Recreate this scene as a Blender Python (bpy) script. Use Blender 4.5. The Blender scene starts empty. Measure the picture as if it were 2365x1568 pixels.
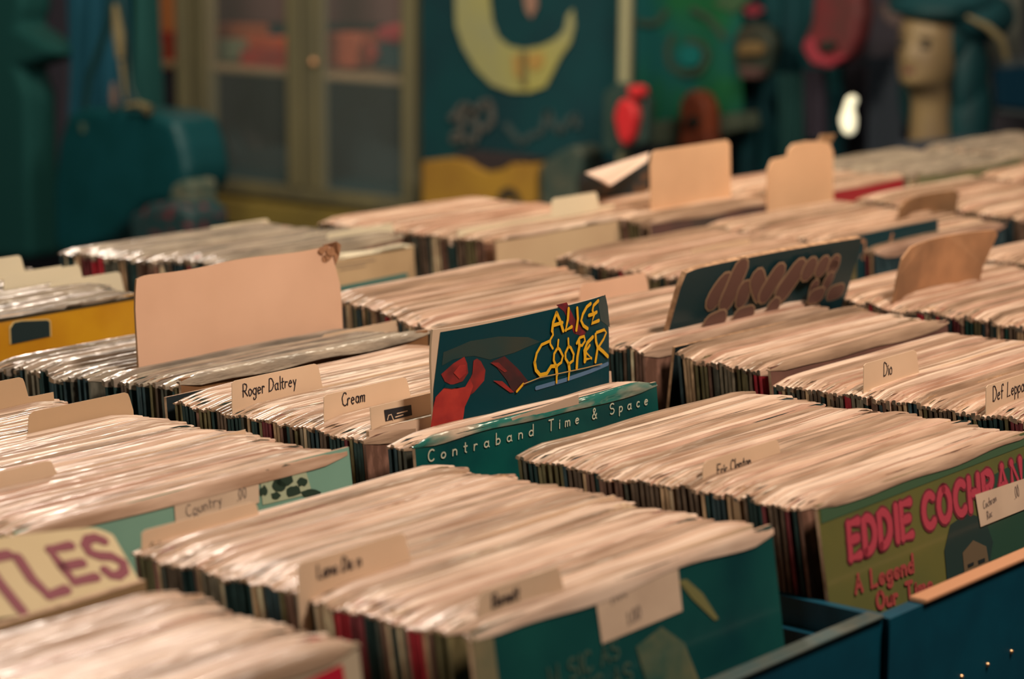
import bpy, bmesh, math, random
from mathutils import Vector, Matrix
random.seed(7)
sc = bpy.context.scene
COL = sc.collection
PI = math.pi
W = .315; H = .312; TOP = .9

# ------------------------------------------------------------------ camera
CAMZ = 1.334; FPX = 5770.0; PITCH = .18515843; ROLL = .00396; YAW = .68556884
_r = Vector((math.sin(YAW), -math.cos(YAW), 0))            # camera right in shop axes
_h = Vector((math.cos(YAW), math.sin(YAW), 0))             # heading
_f = _h*math.cos(PITCH) + Vector((0, 0, -math.sin(PITCH)))
_u = _r.cross(_f)
CR = _r*math.cos(ROLL) + _u*math.sin(ROLL)
CU = -_r*math.sin(ROLL) + _u*math.cos(ROLL)
def ray(px, py): return _f + CR*((px-1182.5)/FPX) - CU*((py-784)/FPX)
def on_x(px, py, X):
    """world point seen at a measured picture position, on the upright plane x = X"""
    d = ray(px, py); return Vector((0, 0, CAMZ)) + d*(X/d.x)
def on_y(px, py, Y):
    d = ray(px, py); return Vector((0, 0, CAMZ)) + d*(Y/d.y)

cam = bpy.data.cameras.new('camera'); co = bpy.data.objects.new('camera', cam); COL.objects.link(co)
M = Matrix((CR, CU, -_f)).transposed().to_4x4(); M.translation = Vector((0, 0, CAMZ)); co.matrix_world = M
cam.sensor_width = 36; cam.lens = FPX/2365*36; cam.clip_start = .02
cam.dof.use_dof = True; cam.dof.focus_distance = 2.07; cam.dof.aperture_fstop = 5.2
sc.camera = co
sc.view_settings.view_transform = 'Standard'; sc.view_settings.look = 'None'
sc.view_settings.gamma = 1; sc.view_settings.exposure = .95; sc.view_settings.use_curve_mapping = False

# ------------------------------------------------------------------ materials
def lin(c):
    return tuple(((v/255)/12.92 if v/255 <= .04045 else ((v/255+.055)/1.055)**2.4) for v in c)
MATS = {}
def mat(name, rgb, rough=.6, rgb2=None, scale=40, stretch=(1, 1, 1), coat=0, bump=0, bscale=120, spec=.4, metal=0, emit=0, alpha=1, detail=3, lo=.35, hi=.65):
    if name in MATS: return MATS[name]
    m = bpy.data.materials.new(name); m.use_nodes = True; nt = m.node_tree; N = nt.nodes; L = nt.links
    b = N['Principled BSDF']; a = (*lin(rgb), 1)
    b.inputs['Base Color'].default_value = a; b.inputs['Roughness'].default_value = rough
    b.inputs['Specular IOR Level'].default_value = spec; b.inputs['Metallic'].default_value = metal
    b.inputs['Coat Weight'].default_value = coat; b.inputs['Coat Roughness'].default_value = .12
    b.inputs['Alpha'].default_value = alpha
    if emit: b.inputs['Emission Color'].default_value = a; b.inputs['Emission Strength'].default_value = emit
    if rgb2 or bump:
        tc = N.new('ShaderNodeTexCoord'); mp = N.new('ShaderNodeMapping'); mp.inputs['Scale'].default_value = stretch
        oi = N.new('ShaderNodeObjectInfo'); ad = N.new('ShaderNodeVectorMath'); ad.operation = 'ADD'
        L.new(tc.outputs['Object'], ad.inputs[0]); L.new(oi.outputs['Random'], ad.inputs[1]); L.new(ad.outputs[0], mp.inputs['Vector'])
    if rgb2:
        n = N.new('ShaderNodeTexNoise'); n.inputs['Scale'].default_value = scale; n.inputs['Detail'].default_value = detail
        r = N.new('ShaderNodeValToRGB'); r.color_ramp.elements[0].position = lo; r.color_ramp.elements[1].position = hi
        r.color_ramp.elements[0].color = a; r.color_ramp.elements[1].color = (*lin(rgb2), 1)
        L.new(mp.outputs[0], n.inputs['Vector']); L.new(n.outputs['Fac'], r.inputs[0]); L.new(r.outputs[0], b.inputs['Base Color'])
    if bump:
        n2 = N.new('ShaderNodeTexNoise'); n2.inputs['Scale'].default_value = bscale; n2.inputs['Detail'].default_value = 2
        bp = N.new('ShaderNodeBump'); bp.inputs['Strength'].default_value = bump; bp.inputs['Distance'].default_value = .002
        L.new(mp.outputs[0], n2.inputs['Vector']); L.new(n2.outputs['Fac'], bp.inputs['Height']); L.new(bp.outputs[0], b.inputs['Normal'])
    MATS[name] = m; return m

SP = {  # colours of record spines
 'black': (26, 48, 46), 'navy': (40, 58, 62), 'charcoal': (70, 68, 58), 'grey': (120, 108, 90), 'brown': (104, 74, 60),
 'umber': (88, 70, 56), 'tan': (164, 132, 100), 'cream': (196, 168, 136), 'red': (158, 36, 46), 'maroon': (108, 44, 48), 'olive': (98, 88, 58), 'green': (30, 72, 64)}
for k, c in SP.items():
    c2 = tuple(min(255, int(v*1.35+16)) for v in c)
    mat('spine_'+k, c, .5, c2, 160, (1, 1, .35), spec=.3, lo=.45, hi=.8)
EDGE = mat('card_edge', (196, 160, 128), .75, (150, 116, 90), 90, (1, 1, 1))
PL = [mat('poly_bag_a', (216, 182, 156), .3, (172, 136, 110), 30, (.35, 5, 3), bump=.35, bscale=60, spec=.7, lo=.38, hi=.68),
      mat('poly_bag_b', (198, 166, 140), .26, (158, 126, 102), 34, (.3, 5, 3), bump=.4, bscale=70, spec=.8, lo=.38, hi=.68),
      mat('poly_bag_c', (226, 198, 174), .32, (186, 152, 128), 26, (.4, 5, 3), bump=.35, bscale=50, spec=.7, lo=.42, hi=.72),
      mat('poly_bag_d', (178, 148, 122), .24, (138, 112, 90), 30, (.35, 5, 3), bump=.45, bscale=70, spec=.9, lo=.38, hi=.68),
      mat('poly_bag_e', (208, 170, 146), .2, (164, 124, 100), 36, (.35, 5, 3), bump=.5, bscale=60, spec=1, lo=.38, hi=.68)]
PLG = [mat('poly_bag_grey_a', (168, 150, 132), .24, (120, 110, 98), 24, (.6, 4, 3), bump=.7, bscale=70, spec=.8),
       mat('poly_bag_grey_b', (188, 172, 150), .22, (140, 128, 112), 30, (.6, 4, 3), bump=.7, bscale=90, spec=.8)]
PAPER = mat('divider_paper', (222, 192, 160), .6, (212, 182, 150), 12)
BOARD = mat('cream_board', (232, 188, 156), .7, (222, 178, 146), 9)
BROWNB = mat('brown_board', (158, 120, 84), .75, (132, 100, 70), 25)
INK = mat('pen_ink', (38, 34, 40), .5)

# ------------------------------------------------------------------ object helpers
def tag(o, label=None, cat=None, group=None, kind=None):
    if label: o['label'] = label
    if cat: o['category'] = cat
    if group: o['group'] = group
    if kind: o['kind'] = kind
    return o
def empty(name, loc, label, cat, group=None):
    o = bpy.data.objects.new(name, None); o.location = loc; o.empty_display_size = .05; COL.objects.link(o)
    return tag(o, label, cat, group)
class MB:
    """collects polygons with materials; build() links them as ONE mesh object"""
    def __init__(s): s.v = []; s.f = []; s.m = []; s.mats = []
    def mi(s, m):
        if m not in s.mats: s.mats.append(m)
        return s.mats.index(m)
    def poly(s, pts, m):
        i = len(s.v); s.v += [tuple(p) for p in pts]; s.f.append(tuple(range(i, i+len(pts)))); s.m.append(s.mi(m))
    def grid(s, rows, m, closed=False):
        n = len(rows[0]); i0 = len(s.v); k = s.mi(m)
        for r in rows: s.v += [tuple(p) for p in r]
        for a in range(len(rows)-1):
            for b in range(n if closed else n-1):
                c = (b+1) % n
                s.f.append((i0+a*n+b, i0+a*n+c, i0+(a+1)*n+c, i0+(a+1)*n+b)); s.m.append(k)
    def box(s, lo, hi, m):
        x0, y0, z0 = lo; x1, y1, z1 = hi
        P = [(x0,y0,z0),(x1,y0,z0),(x1,y1,z0),(x0,y1,z0),(x0,y0,z1),(x1,y0,z1),(x1,y1,z1),(x0,y1,z1)]
        i = len(s.v); s.v += P; k = s.mi(m)
        for f in ((0,3,2,1),(4,5,6,7),(0,1,5,4),(1,2,6,5),(2,3,7,6),(3,0,4,7)):
            s.f.append(tuple(i+q for q in f)); s.m.append(k)
    def prism(s, pts, d, m, m2=None):
        """pts: outline; extruded by vector d"""
        d = Vector(d); A = [Vector(p) for p in pts]; B = [p+d for p in A]; n = len(A)
        s.poly(A, m); s.poly(B[::-1], m2 or m)
        for i in range(n): s.poly([A[(i+1) % n], A[i], B[i], B[(i+1) % n]], m2 or m)
    def tube(s, pts, r, m, n=10):
        pts = [Vector(p) for p in pts]; rr = r if isinstance(r, (list, tuple)) else [r]*len(pts); rows = []
        for i, p in enumerate(pts):
            t = (pts[min(i+1, len(pts)-1)] - pts[max(i-1, 0)]).normalized()
            a = t.cross(Vector((.3, .9, .1))).normalized(); b = t.cross(a)
            rows.append([p+(a*math.cos(q*2*PI/n)+b*math.sin(q*2*PI/n))*rr[i] for q in range(n)])
        s.grid(rows, m, True); s.poly(rows[0][::-1], m); s.poly(rows[-1], m)
    def mesh(s, name, smooth=False):
        me = bpy.data.meshes.new(name); me.from_pydata(s.v, [], s.f)
        for m in s.mats: me.materials.append(m)
        me.polygons.foreach_set('material_index', s.m)
        if smooth: me.polygons.foreach_set('use_smooth', [True]*len(s.f))
        me.update(); return me
    def build(s, name, parent=None, loc=None, smooth=False, rot=None):
        o = bpy.data.objects.new(name, s.mesh(name, smooth)); COL.objects.link(o)
        if parent: o.parent = parent
        if loc is not None: o.location = loc
        if rot: o.rotation_euler = rot
        return o
def bevel(o, w, seg=3, ang=35):
    m = o.modifiers.new('bevel', 'BEVEL'); m.width = w; m.segments = seg; m.limit_method = 'ANGLE'; m.angle_limit = math.radians(ang)
    return o
def subd(o, n=2):
    m = o.modifiers.new('sub', 'SUBSURF'); m.levels = n; m.render_levels = n; return o

# ------------------------------------------------------------------ lettering made of single strokes
def arc(cx, cy, rx, ry, a0, a1, n=10):
    return [(cx+rx*math.cos(math.radians(a0+(a1-a0)*i/n)), cy+ry*math.sin(math.radians(a0+(a1-a0)*i/n))) for i in range(n+1)]
F = {
 'A': [[(0,0),(.3,1),(.6,0)], [(.12,.36),(.48,.36)]],
 'B': [[(0,0),(0,1)]+arc(.3,.75,.28,.25,90,-90)+[(0,.5)], [(0,.5)]+arc(.3,.25,.3,.25,90,-90)+[(0,0)]],
 'C': [arc(.34,.5,.34,.5,50,310,14)], 'D': [[(0,0),(0,1)]+arc(.15,.5,.45,.5,90,-90,12)+[(0,0)]],
 'E': [[(.55,1),(0,1),(0,0),(.55,0)], [(0,.52),(.45,.52)]], 'F': [[(.55,1),(0,1),(0,0)], [(0,.52),(.42,.52)]],
 'G': [arc(.34,.5,.34,.5,50,330,14)+[(.62,.45),(.36,.45)]], 'H': [[(0,0),(0,1)], [(.55,0),(.55,1)], [(0,.5),(.55,.5)]],
 'I': [[(.1,0),(.1,1)]], 'L': [[(0,1),(0,0),(.5,0)]], 'M': [[(0,0),(0,1),(.35,.3),(.7,1),(.7,0)]], 'N': [[(0,0),(0,1),(.55,0),(.55,1)]],
 'O': [arc(.33,.5,.33,.5,90,450,16)], 'P': [[(0,0),(0,1)]+arc(.25,.74,.28,.26,90,-90)+[(0,.48)]],
 'R': [[(0,0),(0,1)]+arc(.25,.74,.28,.26,90,-90)+[(0,.48)], [(.2,.48),(.58,0)]],
 'S': [arc(.3,.75,.28,.25,40,270,9)[:-1]+arc(.3,.26,.28,.26,90,-140,9)], 'T': [[(0,1),(.6,1)], [(.3,1),(.3,0)]],
 'Y': [[(0,1),(.3,.5),(.6,1)], [(.3,.5),(.3,0)]],
 'a': [arc(.24,.25,.22,.25,20,340,10), [(.46,.5),(.46,.08),(.54,0)]], 'b': [[(0,1),(0,0)], arc(.2,.25,.22,.25,150,-170,10)],
 'c': [arc(.24,.25,.22,.25,50,310,9)], 'd': [arc(.22,.25,.22,.25,20,340,10), [(.44,1),(.44,0)]],
 'e': [[(.03,.27),(.44,.3)]+arc(.24,.25,.21,.25,10,310,10)], 'f': [arc(.3,.82,.16,.16,20,180,5)+[(.14,0)], [(0,.5),(.36,.5)]],
 'g': [arc(.22,.25,.22,.25,20,340,10), [(.44,.5),(.44,-.2)]+arc(.24,-.2,.2,.16,0,-160,6)], 'h': [[(0,1),(0,0)], [(0,.3)]+arc(.2,.3,.2,.2,140,0,5)+[(.4,0)]],
 'i': [[(.08,.5),(.08,0)], [(.08,.68),(.09,.74)]], 'l': [[(.08,1),(.08,0)]], 'm': [[(0,.5),(0,0)], [(0,.3)]+arc(.15,.33,.15,.17,140,0,5)+[(.3,0)], [(.3,.3)]+arc(.45,.33,.15,.17,140,0,5)+[(.6,0)]],
 'n': [[(0,.5),(0,0)], [(0,.3)]+arc(.2,.3,.2,.2,140,0,5)+[(.4,0)]], 'o': [arc(.23,.25,.22,.25,90,450,12)],
 'p': [[(0,.5),(0,-.35)], arc(.2,.25,.22,.25,150,-170,10)], 'r': [[(0,.5),(0,0)], [(0,.28)]+arc(.2,.3,.18,.2,150,50,4)],
 's': [arc(.2,.38,.17,.12,40,260,6)+arc(.2,.13,.18,.13,80,-150,6)], 't': [[(.14,.85),(.14,.1),(.26,0)], [(0,.55),(.32,.55)]],
 'u': [[(0,.5),(0,.15)]+arc(.2,.17,.2,.17,190,350,6)+[(.4,.5)], [(.4,.5),(.4,0)]], 'y': [[(0,.5),(.2,.05)], [(.42,.5),(.1,-.38)]], 'v': [[(0,.5),(.2,0),(.4,.5)]],
 '&': [[(.6,0),(.15,.7)]+arc(.28,.82,.14,.16,200,-20,6)+[(.05,.3)]+arc(.25,.2,.22,.2,150,330,6)+[(.58,.45)]],
 '.': [[(.05,0),(.08,.02)]], '0': [arc(.25,.5,.24,.5,90,450,14)], '1': [[(.05,.8),(.2,1),(.2,0)]], '-': [[(0,.45),(.4,.45)]], ' ': []}
def strokes(mb, paths, width, m, put, z=.0004, jit=0, rnd=True, rs=None):
    """ribbons with round joins; put(x, y, z) places a print point in space"""
    R = rs or random
    for p in paths:
        p = [(x+R.uniform(-jit, jit), y+R.uniform(-jit, jit)) for x, y in p]
        q = []
        for (a, b) in zip(p, p[1:]):
            L = math.hypot(b[0]-a[0], b[1]-a[1]); n = max(1, int(L/.02))
            q += [(a[0]+(b[0]-a[0])*i/n, a[1]+(b[1]-a[1])*i/n) for i in range(n)]
        q.append(p[-1]); w = width/2; Ls = []; Rs = []
        for i, c in enumerate(q):
            a = q[max(0, i-1)]; b = q[min(len(q)-1, i+1)]; dx, dy = b[0]-a[0], b[1]-a[1]; l = math.hypot(dx, dy) or 1
            Ls.append((c[0]-dy/l*w, c[1]+dx/l*w)); Rs.append((c[0]+dy/l*w, c[1]-dx/l*w))
        mb.grid([[put(*a, z), put(*b, z)] for a, b in zip(Ls, Rs)], m)
        if rnd:
            for c in (p if len(p) < 6 else (p[0], p[-1])):
                mb.poly([put(c[0]+w*math.cos(t*PI/5), c[1]+w*math.sin(t*PI/5), z+.00002) for t in range(10)], m)
def text(mb, s, org, ux, uy, width, m, put, z=.0004, gap=.25, jit=0, rs=None):
    """org: baseline start; ux, uy: unit letter width / height vectors in print coordinates (metres)"""
    x = 0; sc_ = math.hypot(*uy)
    for ch in s:
        g = F.get(ch, []); wid = max([pt[0] for p in g for pt in p] or [.35])
        ps = [[(org[0]+(x+a)*ux[0]+b*uy[0], org[1]+(x+a)*ux[1]+b*uy[1]) for a, b in p] for p in g]
        strokes(mb, ps, width, m, put, z, jit*sc_, rs=rs)
        x += wid+gap
    return x

# ------------------------------------------------------------------ packed records
def sfun(rs, amp, n=3):
    ks = [(rs.uniform(.6, 5.5), rs.uniform(0, 6.28), amp*rs.uniform(.3, 1)/(i+1)) for i in range(n)]
    return lambda s: sum(a*math.sin(k*s*PI+p) for k, p, a in ks)
def jacket_into(mb, rs, sp, T=Matrix(), nx=6, nz=4, th=.0031, w=W, h=H, front=None):
    bow = rs.uniform(-.0004, .0004); cr = rs.uniform(.002, .006)
    def P(s, t, y):
        x = s*w; z = -t*h
        z -= cr*max(0, 1-s*w/.012)**2 + cr*max(0, 1-(1-s)*w/.012)**2 if t < .02 else 0
        return T @ Vector((x, y+bow*math.sin(PI*s)*(1-t*.5), z))
    ss = [0, .015, .04]+[i/nx for i in range(1, nx)]+[.96, .985, 1]; ts = [0, .02]+[i/nz for i in range(1, nz+1)]
    fm = front or sp
    mb.grid([[P(s, t, 0) for s in ss] for t in ts][::-1], fm)
    mb.grid([[P(s, t, th) for s in ss] for t in ts], sp)
    mb.grid([[P(s, 0, 0) for s in ss], [P(s, 0, th) for s in ss]], EDGE)
    mb.grid([[P(0, t, 0) for t in ts], [P(0, t, th*.5)+T.to_3x3() @ Vector((-.0006, 0, 0)) for t in ts], [P(0, t, th) for t in ts]], sp)
    mb.grid([[P(1, t, th) for t in ts], [P(1, t, 0) for t in ts]], EDGE)
BAGEND = mat('poly_bag_end', (168, 134, 106), .45, (96, 84, 70), 60, (1, 1, 1), lo=.4, hi=.6)
def bag_into(mb, rs, m, T=Matrix(), nx=20, th=.0031, w=W, deep=.011):
    hgt = sfun(rs, .0011); lean = sfun(rs, .0009); fd = sfun(rs, .003); up = rs.uniform(.0016, .0036); lo = deep*rs.uniform(.7, 1.5)
    x0 = -rs.uniform(.0012, .003); x1 = w+rs.uniform(.001, .0035); tilt = rs.uniform(-.0012, .0012); e0 = rs.uniform(.25, .7)
    rows = []
    for i in range(nx+1):
        s = i/nx; x = x0+(x1-x0)*s; e = min(1, min(s, 1-s)*12); z = hgt(s)*.7; l = lean(s); d = (-lo+fd(s)*.6)*(e0+(1-e0)*e)
        sq = .75+.25*e; c = th/2
        Z = lambda v: v*(.35+.65*e)-(1-e)*.003
        rows.append([T @ Vector(p) for p in (
            (x, c-(c+.0009)*sq, d), (x, c-(c+.0010)*sq, -.003), (x, c-.0013*sq+l, Z(z+up*.8)), (x, c+.0010*sq+l, Z(z+up)+tilt*.3),
            (x, c+(th-c+.0011)*sq, Z(z*.3+.0006)), (x, c+(th-c+.0011)*sq, d*.8))])
    mb.grid(rows, m)
    mb.poly(rows[0][::-1], BAGEND); mb.poly(rows[-1], BAGEND)

NV = 9
_JM = {}; _BM = {}
def jmesh(v, k):
    if (v, k) not in _JM:
        mb = MB(); jacket_into(mb, random.Random(v*17+3), MATS['spine_'+k]); _JM[v, k] = mb.mesh('jacket')
    return _JM[v, k]
def bmesh_(v, g):
    if (v, g) not in _BM:
        mb = MB(); L = PLG if g else PL; bag_into(mb, random.Random(v*31+5), L[v % len(L)]); _BM[v, g] = mb.mesh('poly_bag', True)
    return _BM[v, g]
PROTO = {}
def new_record(loc, rot, v, k, g, label, group):
    """first of its look is built, every later one is a copy of the thing and of its bag"""
    key = (v, k, g)
    if key not in PROTO:
        o = bpy.data.objects.new('vinyl_record', jmesh(v, k)); b = bpy.data.objects.new('poly_bag', bmesh_((v*5+len(k)) % 14, g))
        PROTO[key] = (o, b)
    else:
        o = PROTO[key][0].copy(); b = PROTO[key][1].copy(); b.data = bmesh_(random.randrange(14), g)
    COL.objects.link(o); COL.objects.link(b); b.parent = o
    o.location = loc; o.rotation_euler = rot
    tag(o, label, 'record', group)
    return o
STUFF = MB()
RS = random.Random(11)
PALW = [('black', 15), ('navy', 6), ('charcoal', 10), ('grey', 6), ('brown', 11), ('umber', 13), ('tan', 13), ('cream', 8), ('red', 4), ('maroon', 5), ('olive', 8), ('green', 2)]
PNAME = {'black': 'black', 'navy': 'dark blue', 'charcoal': 'charcoal', 'grey': 'grey', 'brown': 'brown', 'umber': 'dark brown', 'tan': 'tan', 'cream': 'cream', 'red': 'bright red', 'maroon': 'dark red', 'olive': 'olive', 'green': 'dark green'}
def stack(where, xf, xb, yf, yb, zf=TOP, zb=TOP, lean=8, pitch=.0046, single=False, grey=False, pal=None, gaps=(), wob=.0035, dz=.0028):
    """a row of records filed from the back (yb) to the front (yf)"""
    y = yb; pal = pal or PALW; prev = None; run = 0; drift = 0; zr = 0
    while y > yf+.002:
        t = (yb-y)/(yb-yf); gap = any(a < y < b for a, b in gaps)
        if run <= 0: prev = RS.choices([p[0] for p in pal], [p[1] for p in pal])[0]; run = RS.choice((1, 1, 1, 2, 3))
        run -= 1
        if not gap:
            drift = drift*.8+RS.uniform(-1, 1)*wob*.5; zr = zr*.6+RS.uniform(-1, 1)*dz*.6+(RS.random() < .06)*.003
            x = xb+(xf-xb)*t+drift; z = zb+(zf-zb)*t+zr-.002
            le = -math.radians(lean+RS.uniform(-.7, .7)); yw = math.radians(RS.uniform(-.45, .45))
            if single:
                new_record((x, y, z), (le, 0, yw), RS.randrange(NV), prev, grey,
                           f'{PNAME[prev]} spined record in cloudy plastic, {where}', f'{PNAME[prev]} spined records {where}')
            else:
                T = Matrix.Translation((x, y, z)) @ Matrix.Rotation(yw, 4, 'Z') @ Matrix.Rotation(le, 4, 'X')
                jacket_into(STUFF, RS, MATS['spine_'+prev], T, 3, 2); L = PLG if grey else PL; bag_into(STUFF, RS, RS.choice(L), T, 14)
        y -= pitch*RS.uniform(.85, 1.2)

stack('lower left bin behind the red marked cover', .684, .692, .935, 1.09, single=True, lean=8, zf=.905, zb=.905)
stack('filed behind the dark green front cover', 1.062, 1.072, .912, 1.195, single=True, lean=9, zb=.897)
stack('filed behind the cover with pink block lettering', 1.441, 1.446, .915, 1.175, single=True, lean=9, zb=.897)
stack('filed behind the pale blue-green cover', 1.043, 1.05, 1.28, 1.64, single=True, lean=7, zb=.893, dz=.003)
stack('in the bin with the yellow dripping lettering', 1.405, 1.42, 1.25, 1.527, single=True, lean=6, gaps=((1.27, 1.295),), zb=.897)
stack('', 1.455, 1.45, 1.555, 1.80, zb=.884, grey=True, lean=5, wob=.008, dz=.004, pitch=.0062, gaps=((1.65, 1.668),),
      pal=[('black', 10), ('charcoal', 12), ('navy', 6), ('umber', 8), ('grey', 4), ('olive', 4)])
stack('', 1.80, 1.806, .86, 1.178, lean=8, zf=.903, zb=.898)
stack('', 1.84, 1.845, 1.215, 1.31, lean=7)
stack('', 1.842, 1.85, 1.345, 1.525, lean=4)
stack('', 1.80, 1.85, 1.57, 1.75, lean=5, zb=.906)
stack('', 1.44, 1.47, 1.94, 2.22, grey=True, lean=6)
stack('', 1.955, 1.885, 2.03, 2.22, grey=True, lean=5, wob=.006)
stack('', 2.29, 2.27, 1.915, 2.17, lean=6, pal=[('black', 10), ('umber', 10), ('olive', 6), ('brown', 6), ('cream', 4), ('charcoal', 8)])
stack('', 2.2, 2.235, 1.53, 1.76, lean=3)
stack('', 2.175, 2.22, 1.10, 1.40, lean=3)
for xx in (2.56, 2.92, 3.27, 3.62):
    stack('', xx, xx, 1.53, 1.78, lean=4, pitch=.0055, zf=.895)
    if xx < 3.2: stack('', xx, xx, 1.14, 1.40, lean=4, pitch=.0055)
stack('', 2.54, 2.545, 1.865, 2.03, lean=4, pitch=.0055)
stack('', 2.86, 2.865, 1.865, 2.02, lean=4, pitch=.0055)
for xx, yb in ((3.2, 2.06), (3.54, 2.03), (3.88, 1.98)): stack('', xx, xx, 1.86, yb, lean=4, pitch=.006, grey=True, zf=.9, wob=.008)
so = STUFF.build('vinyl_record', smooth=False)
tag(so, 'tightly packed bagged records filling the bins farther back', 'records', kind='stuff')

# ------------------------------------------------------------------ divider cards
WRS = random.Random(5)
def divider(x0, y, ztab, xa, xb, hgt, label, words=None, size=.011, tx=.012, m=None, w=W, lean=4, lw=.0009, dark=None):
    """paper divider: body level with the records, one raised tab from xa to xb"""
    m = m or PAPER; mb = MB(); a = xa-x0; b = xb-x0; r = .005; th = .0006
    out = [(0, -hgt), (a-.002, -hgt), (a, -.004)] if a > .01 else [(a, -hgt)]
    out += [(a+r*.3, -r*.3), (a+r, 0), (b-r, 0), (b-r*.3, -r*.3), (b, -r), (b+.003, -hgt)]
    if b < w-.02: out += [(w, -hgt)]
    out += [(w, -.3), (0, -.3)]
    mb.prism([(x, 0, z) for x, z in out], (0, th, 0), m)
    o = mb.build('divider_card', loc=(x0, y, ztab), rot=(-math.radians(lean), 0, 0))
    tag(o, label, 'divider card')
    if words:
        tb = MB(); put = lambda x, z, d: Vector((x, -d, z))
        text(tb, words, (a+tx, -hgt*.72), (size*.8, 0), (size*.06, size), lw*1.2, INK if not dark else dark, put, .0003, gap=.18, jit=.035, rs=WRS)
        tb.build('handwriting', o)
    return o
divider(1.42, 1.46, .919, 1.418, 1.523, .021, 'cream divider card with a handwritten two-word name and a rounded tab, near the brown gap', 'Roger Daltrey', .0105, .013)
divider(1.423, 1.36, .920, 1.423, 1.525, .017, 'cream divider card with one short handwritten word starting with C', 'Cream', .0105, .022)
divider(1.455, 1.63, .897, 1.705, 1.833, .014, 'blank cream divider tab in front of the large cream board', m=PAPER, w=.38)
divider(1.80, 1.092, .922, 1.808, 1.898, .021, 'pale divider card with a three-letter handwritten word', 'Dio', .0115, .033)
divider(1.80, .972, .920, 1.803, 1.92, .020, 'pale divider card with handwriting cut off by the right edge of the photo', 'Def Leppard', .012, .012)
divider(1.445, 1.014, .912, 1.46, 1.56, .019, 'pale divider card with small handwriting behind the pink lettered cover', 'Eric Clapton', .0085, .017)
divider(1.060, 1.032, .919, 1.055, 1.155, .018, 'cream divider card with wide dark handwriting in the middle of the lower left bin', 'Lana Dawn', .0085, .018, lw=.0012)
divider(1.066, .918, .914, 1.092, 1.17, .016, 'cream divider tab with a dark handwritten word just behind the dark green cover', 'Burnett', .008, .012, lw=.0012)
divider(1.072, 1.195, .907, 1.076, 1.184, .02, 'cream divider tab with faint writing, rearmost in the bin of the dark green cover', 'Cochran', .005, .008, lw=.0005)
divider(1.04, 1.61, .918, 1.16, 1.325, .018, 'grey-tan divider tab cut by the left edge of the photo', m=mat('tan_paper', (196, 164, 128), .6))
divider(1.045, 1.515, .913, 1.25, 1.356, .016, 'tan divider card with a long rounded tab in the left bin', m=MATS['tan_paper'])
divider(1.04, 1.38, .912, 1.04, 1.16, .011, 'pale greyish divider tab low at the left edge of the photo', m=PAPER)
WH = mat('white_divider', (226, 214, 184), .5)
divider(1.48, 2.05, .915, 1.664, 1.769, .02, 'white divider tab, second of three behind the yellow cover', m=WH)
divider(1.505, 2.02, .907, 1.70, 1.80, .02, 'white divider tab, nearest behind the yellow cover', m=WH)
divider(1.47, 2.1, .925, 1.58, 1.73, .018, 'white divider tab, farthest behind the yellow cover', m=WH)
divider(1.89, 2.2, .906, 2.105, 2.208, .018, 'white divider tab rising at the back of the far left bin', m=WH)
divider(1.93, 2.08, .903, 2.143, 2.251, .02, 'white divider tab behind the torn corner of the large cream board', m=WH)
divider(1.95, 2.045, .908, 2.15, 2.268, .022, 'white divider tab directly behind the cream cover with the teal line', m=WH)
divider(1.84, 1.68, .906, 2.04, 2.152, .018, 'tan divider tab at the back of the bin behind the dark cover with yellow lettering', m=BOARD)
divider(1.83, 1.56, .914, 2.018, 2.133, .016, 'tan divider tab left of the brown bubble lettered cover', m=BOARD)
divider(2.29, 1.96, .925, 2.475, 2.57, .02, 'white divider tab in the bin with the plain cream front', m=WH)
divider(2.22, 1.64, .908, 2.33, 2.45, .014, 'pale divider tab behind the brown bubble lettered cover', m=PAPER)

# ------------------------------------------------------------------ printed covers
class Cover:
    """a bendable card: print coordinates (x right, z up from its top left corner) on a curved sheet"""
    def __init__(s, w, h, th=.003, bend=None, outline=None):
        s.w, s.h, s.th = w, h, th; s.mb = MB(); s.bend = bend or (lambda x, z: 0); s.out = outline
    def put(s, x, z, d): return Vector((x, s.bend(x, z)-d, z))
    def sheet(s, front, back=None, edge=None, n=24, k=14, topf=None, sidef=None):
        """topf(x)= drop of the top edge, sidef(t)=(left, right) inset"""
        topf = topf or (lambda x: 0); sidef = sidef or (lambda t: (0, 0)); rowsF = []; rowsB = []
        for j in range(k+1):
            t = (j/k)**1.6; a, b = sidef(t); rF = []; rB = []
            for i in range(n+1):
                u = .5-.5*math.cos(PI*i/n) if n > 3 else i/n; x = a+(s.w-a-b)*u; z = -s.h*t-topf(x)*(1-t)
                rF.append(Vector((x, s.bend(x, z), z))); rB.append(Vector((x, s.bend(x, z)+s.th, z)))
            rowsF.append(rF); rowsB.append(rB)
        s.mb.grid(rowsF[::-1], front); s.mb.grid(rowsB, back or front); e = edge or EDGE
        s.mb.grid([rowsF[0], rowsB[0]], e); s.mb.grid([rowsB[-1], rowsF[-1]], e)
        s.mb.grid([[r[0] for r in rowsF], [r[0] for r in rowsB]], e); s.mb.grid([[r[-1] for r in rowsB], [r[-1] for r in rowsF]], e)
    def patch(s, pts, m, z=.0004, step=.012):
        """flat printed area, subdivided so it follows the bend"""
        bm = bmesh.new(); vs = [bm.verts.new((x, 0, y)) for x, y in pts]; f = bm.faces.new(vs)
        bmesh.ops.triangulate(bm, faces=[f])
        for _ in range(5):
            es = [e for e in bm.edges if e.calc_length() > step]
            if not es: break
            bmesh.ops.subdivide_edges(bm, edges=es, cuts=1); bmesh.ops.triangulate(bm, faces=bm.faces[:])
        for f in bm.faces:
            q = [s.put(v.co.x, v.co.z, z) for v in f.verts]
            if (q[1]-q[0]).cross(q[2]-q[0]).y > 0: q.reverse()
            s.mb.poly(q, m)
        bm.free()
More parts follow.
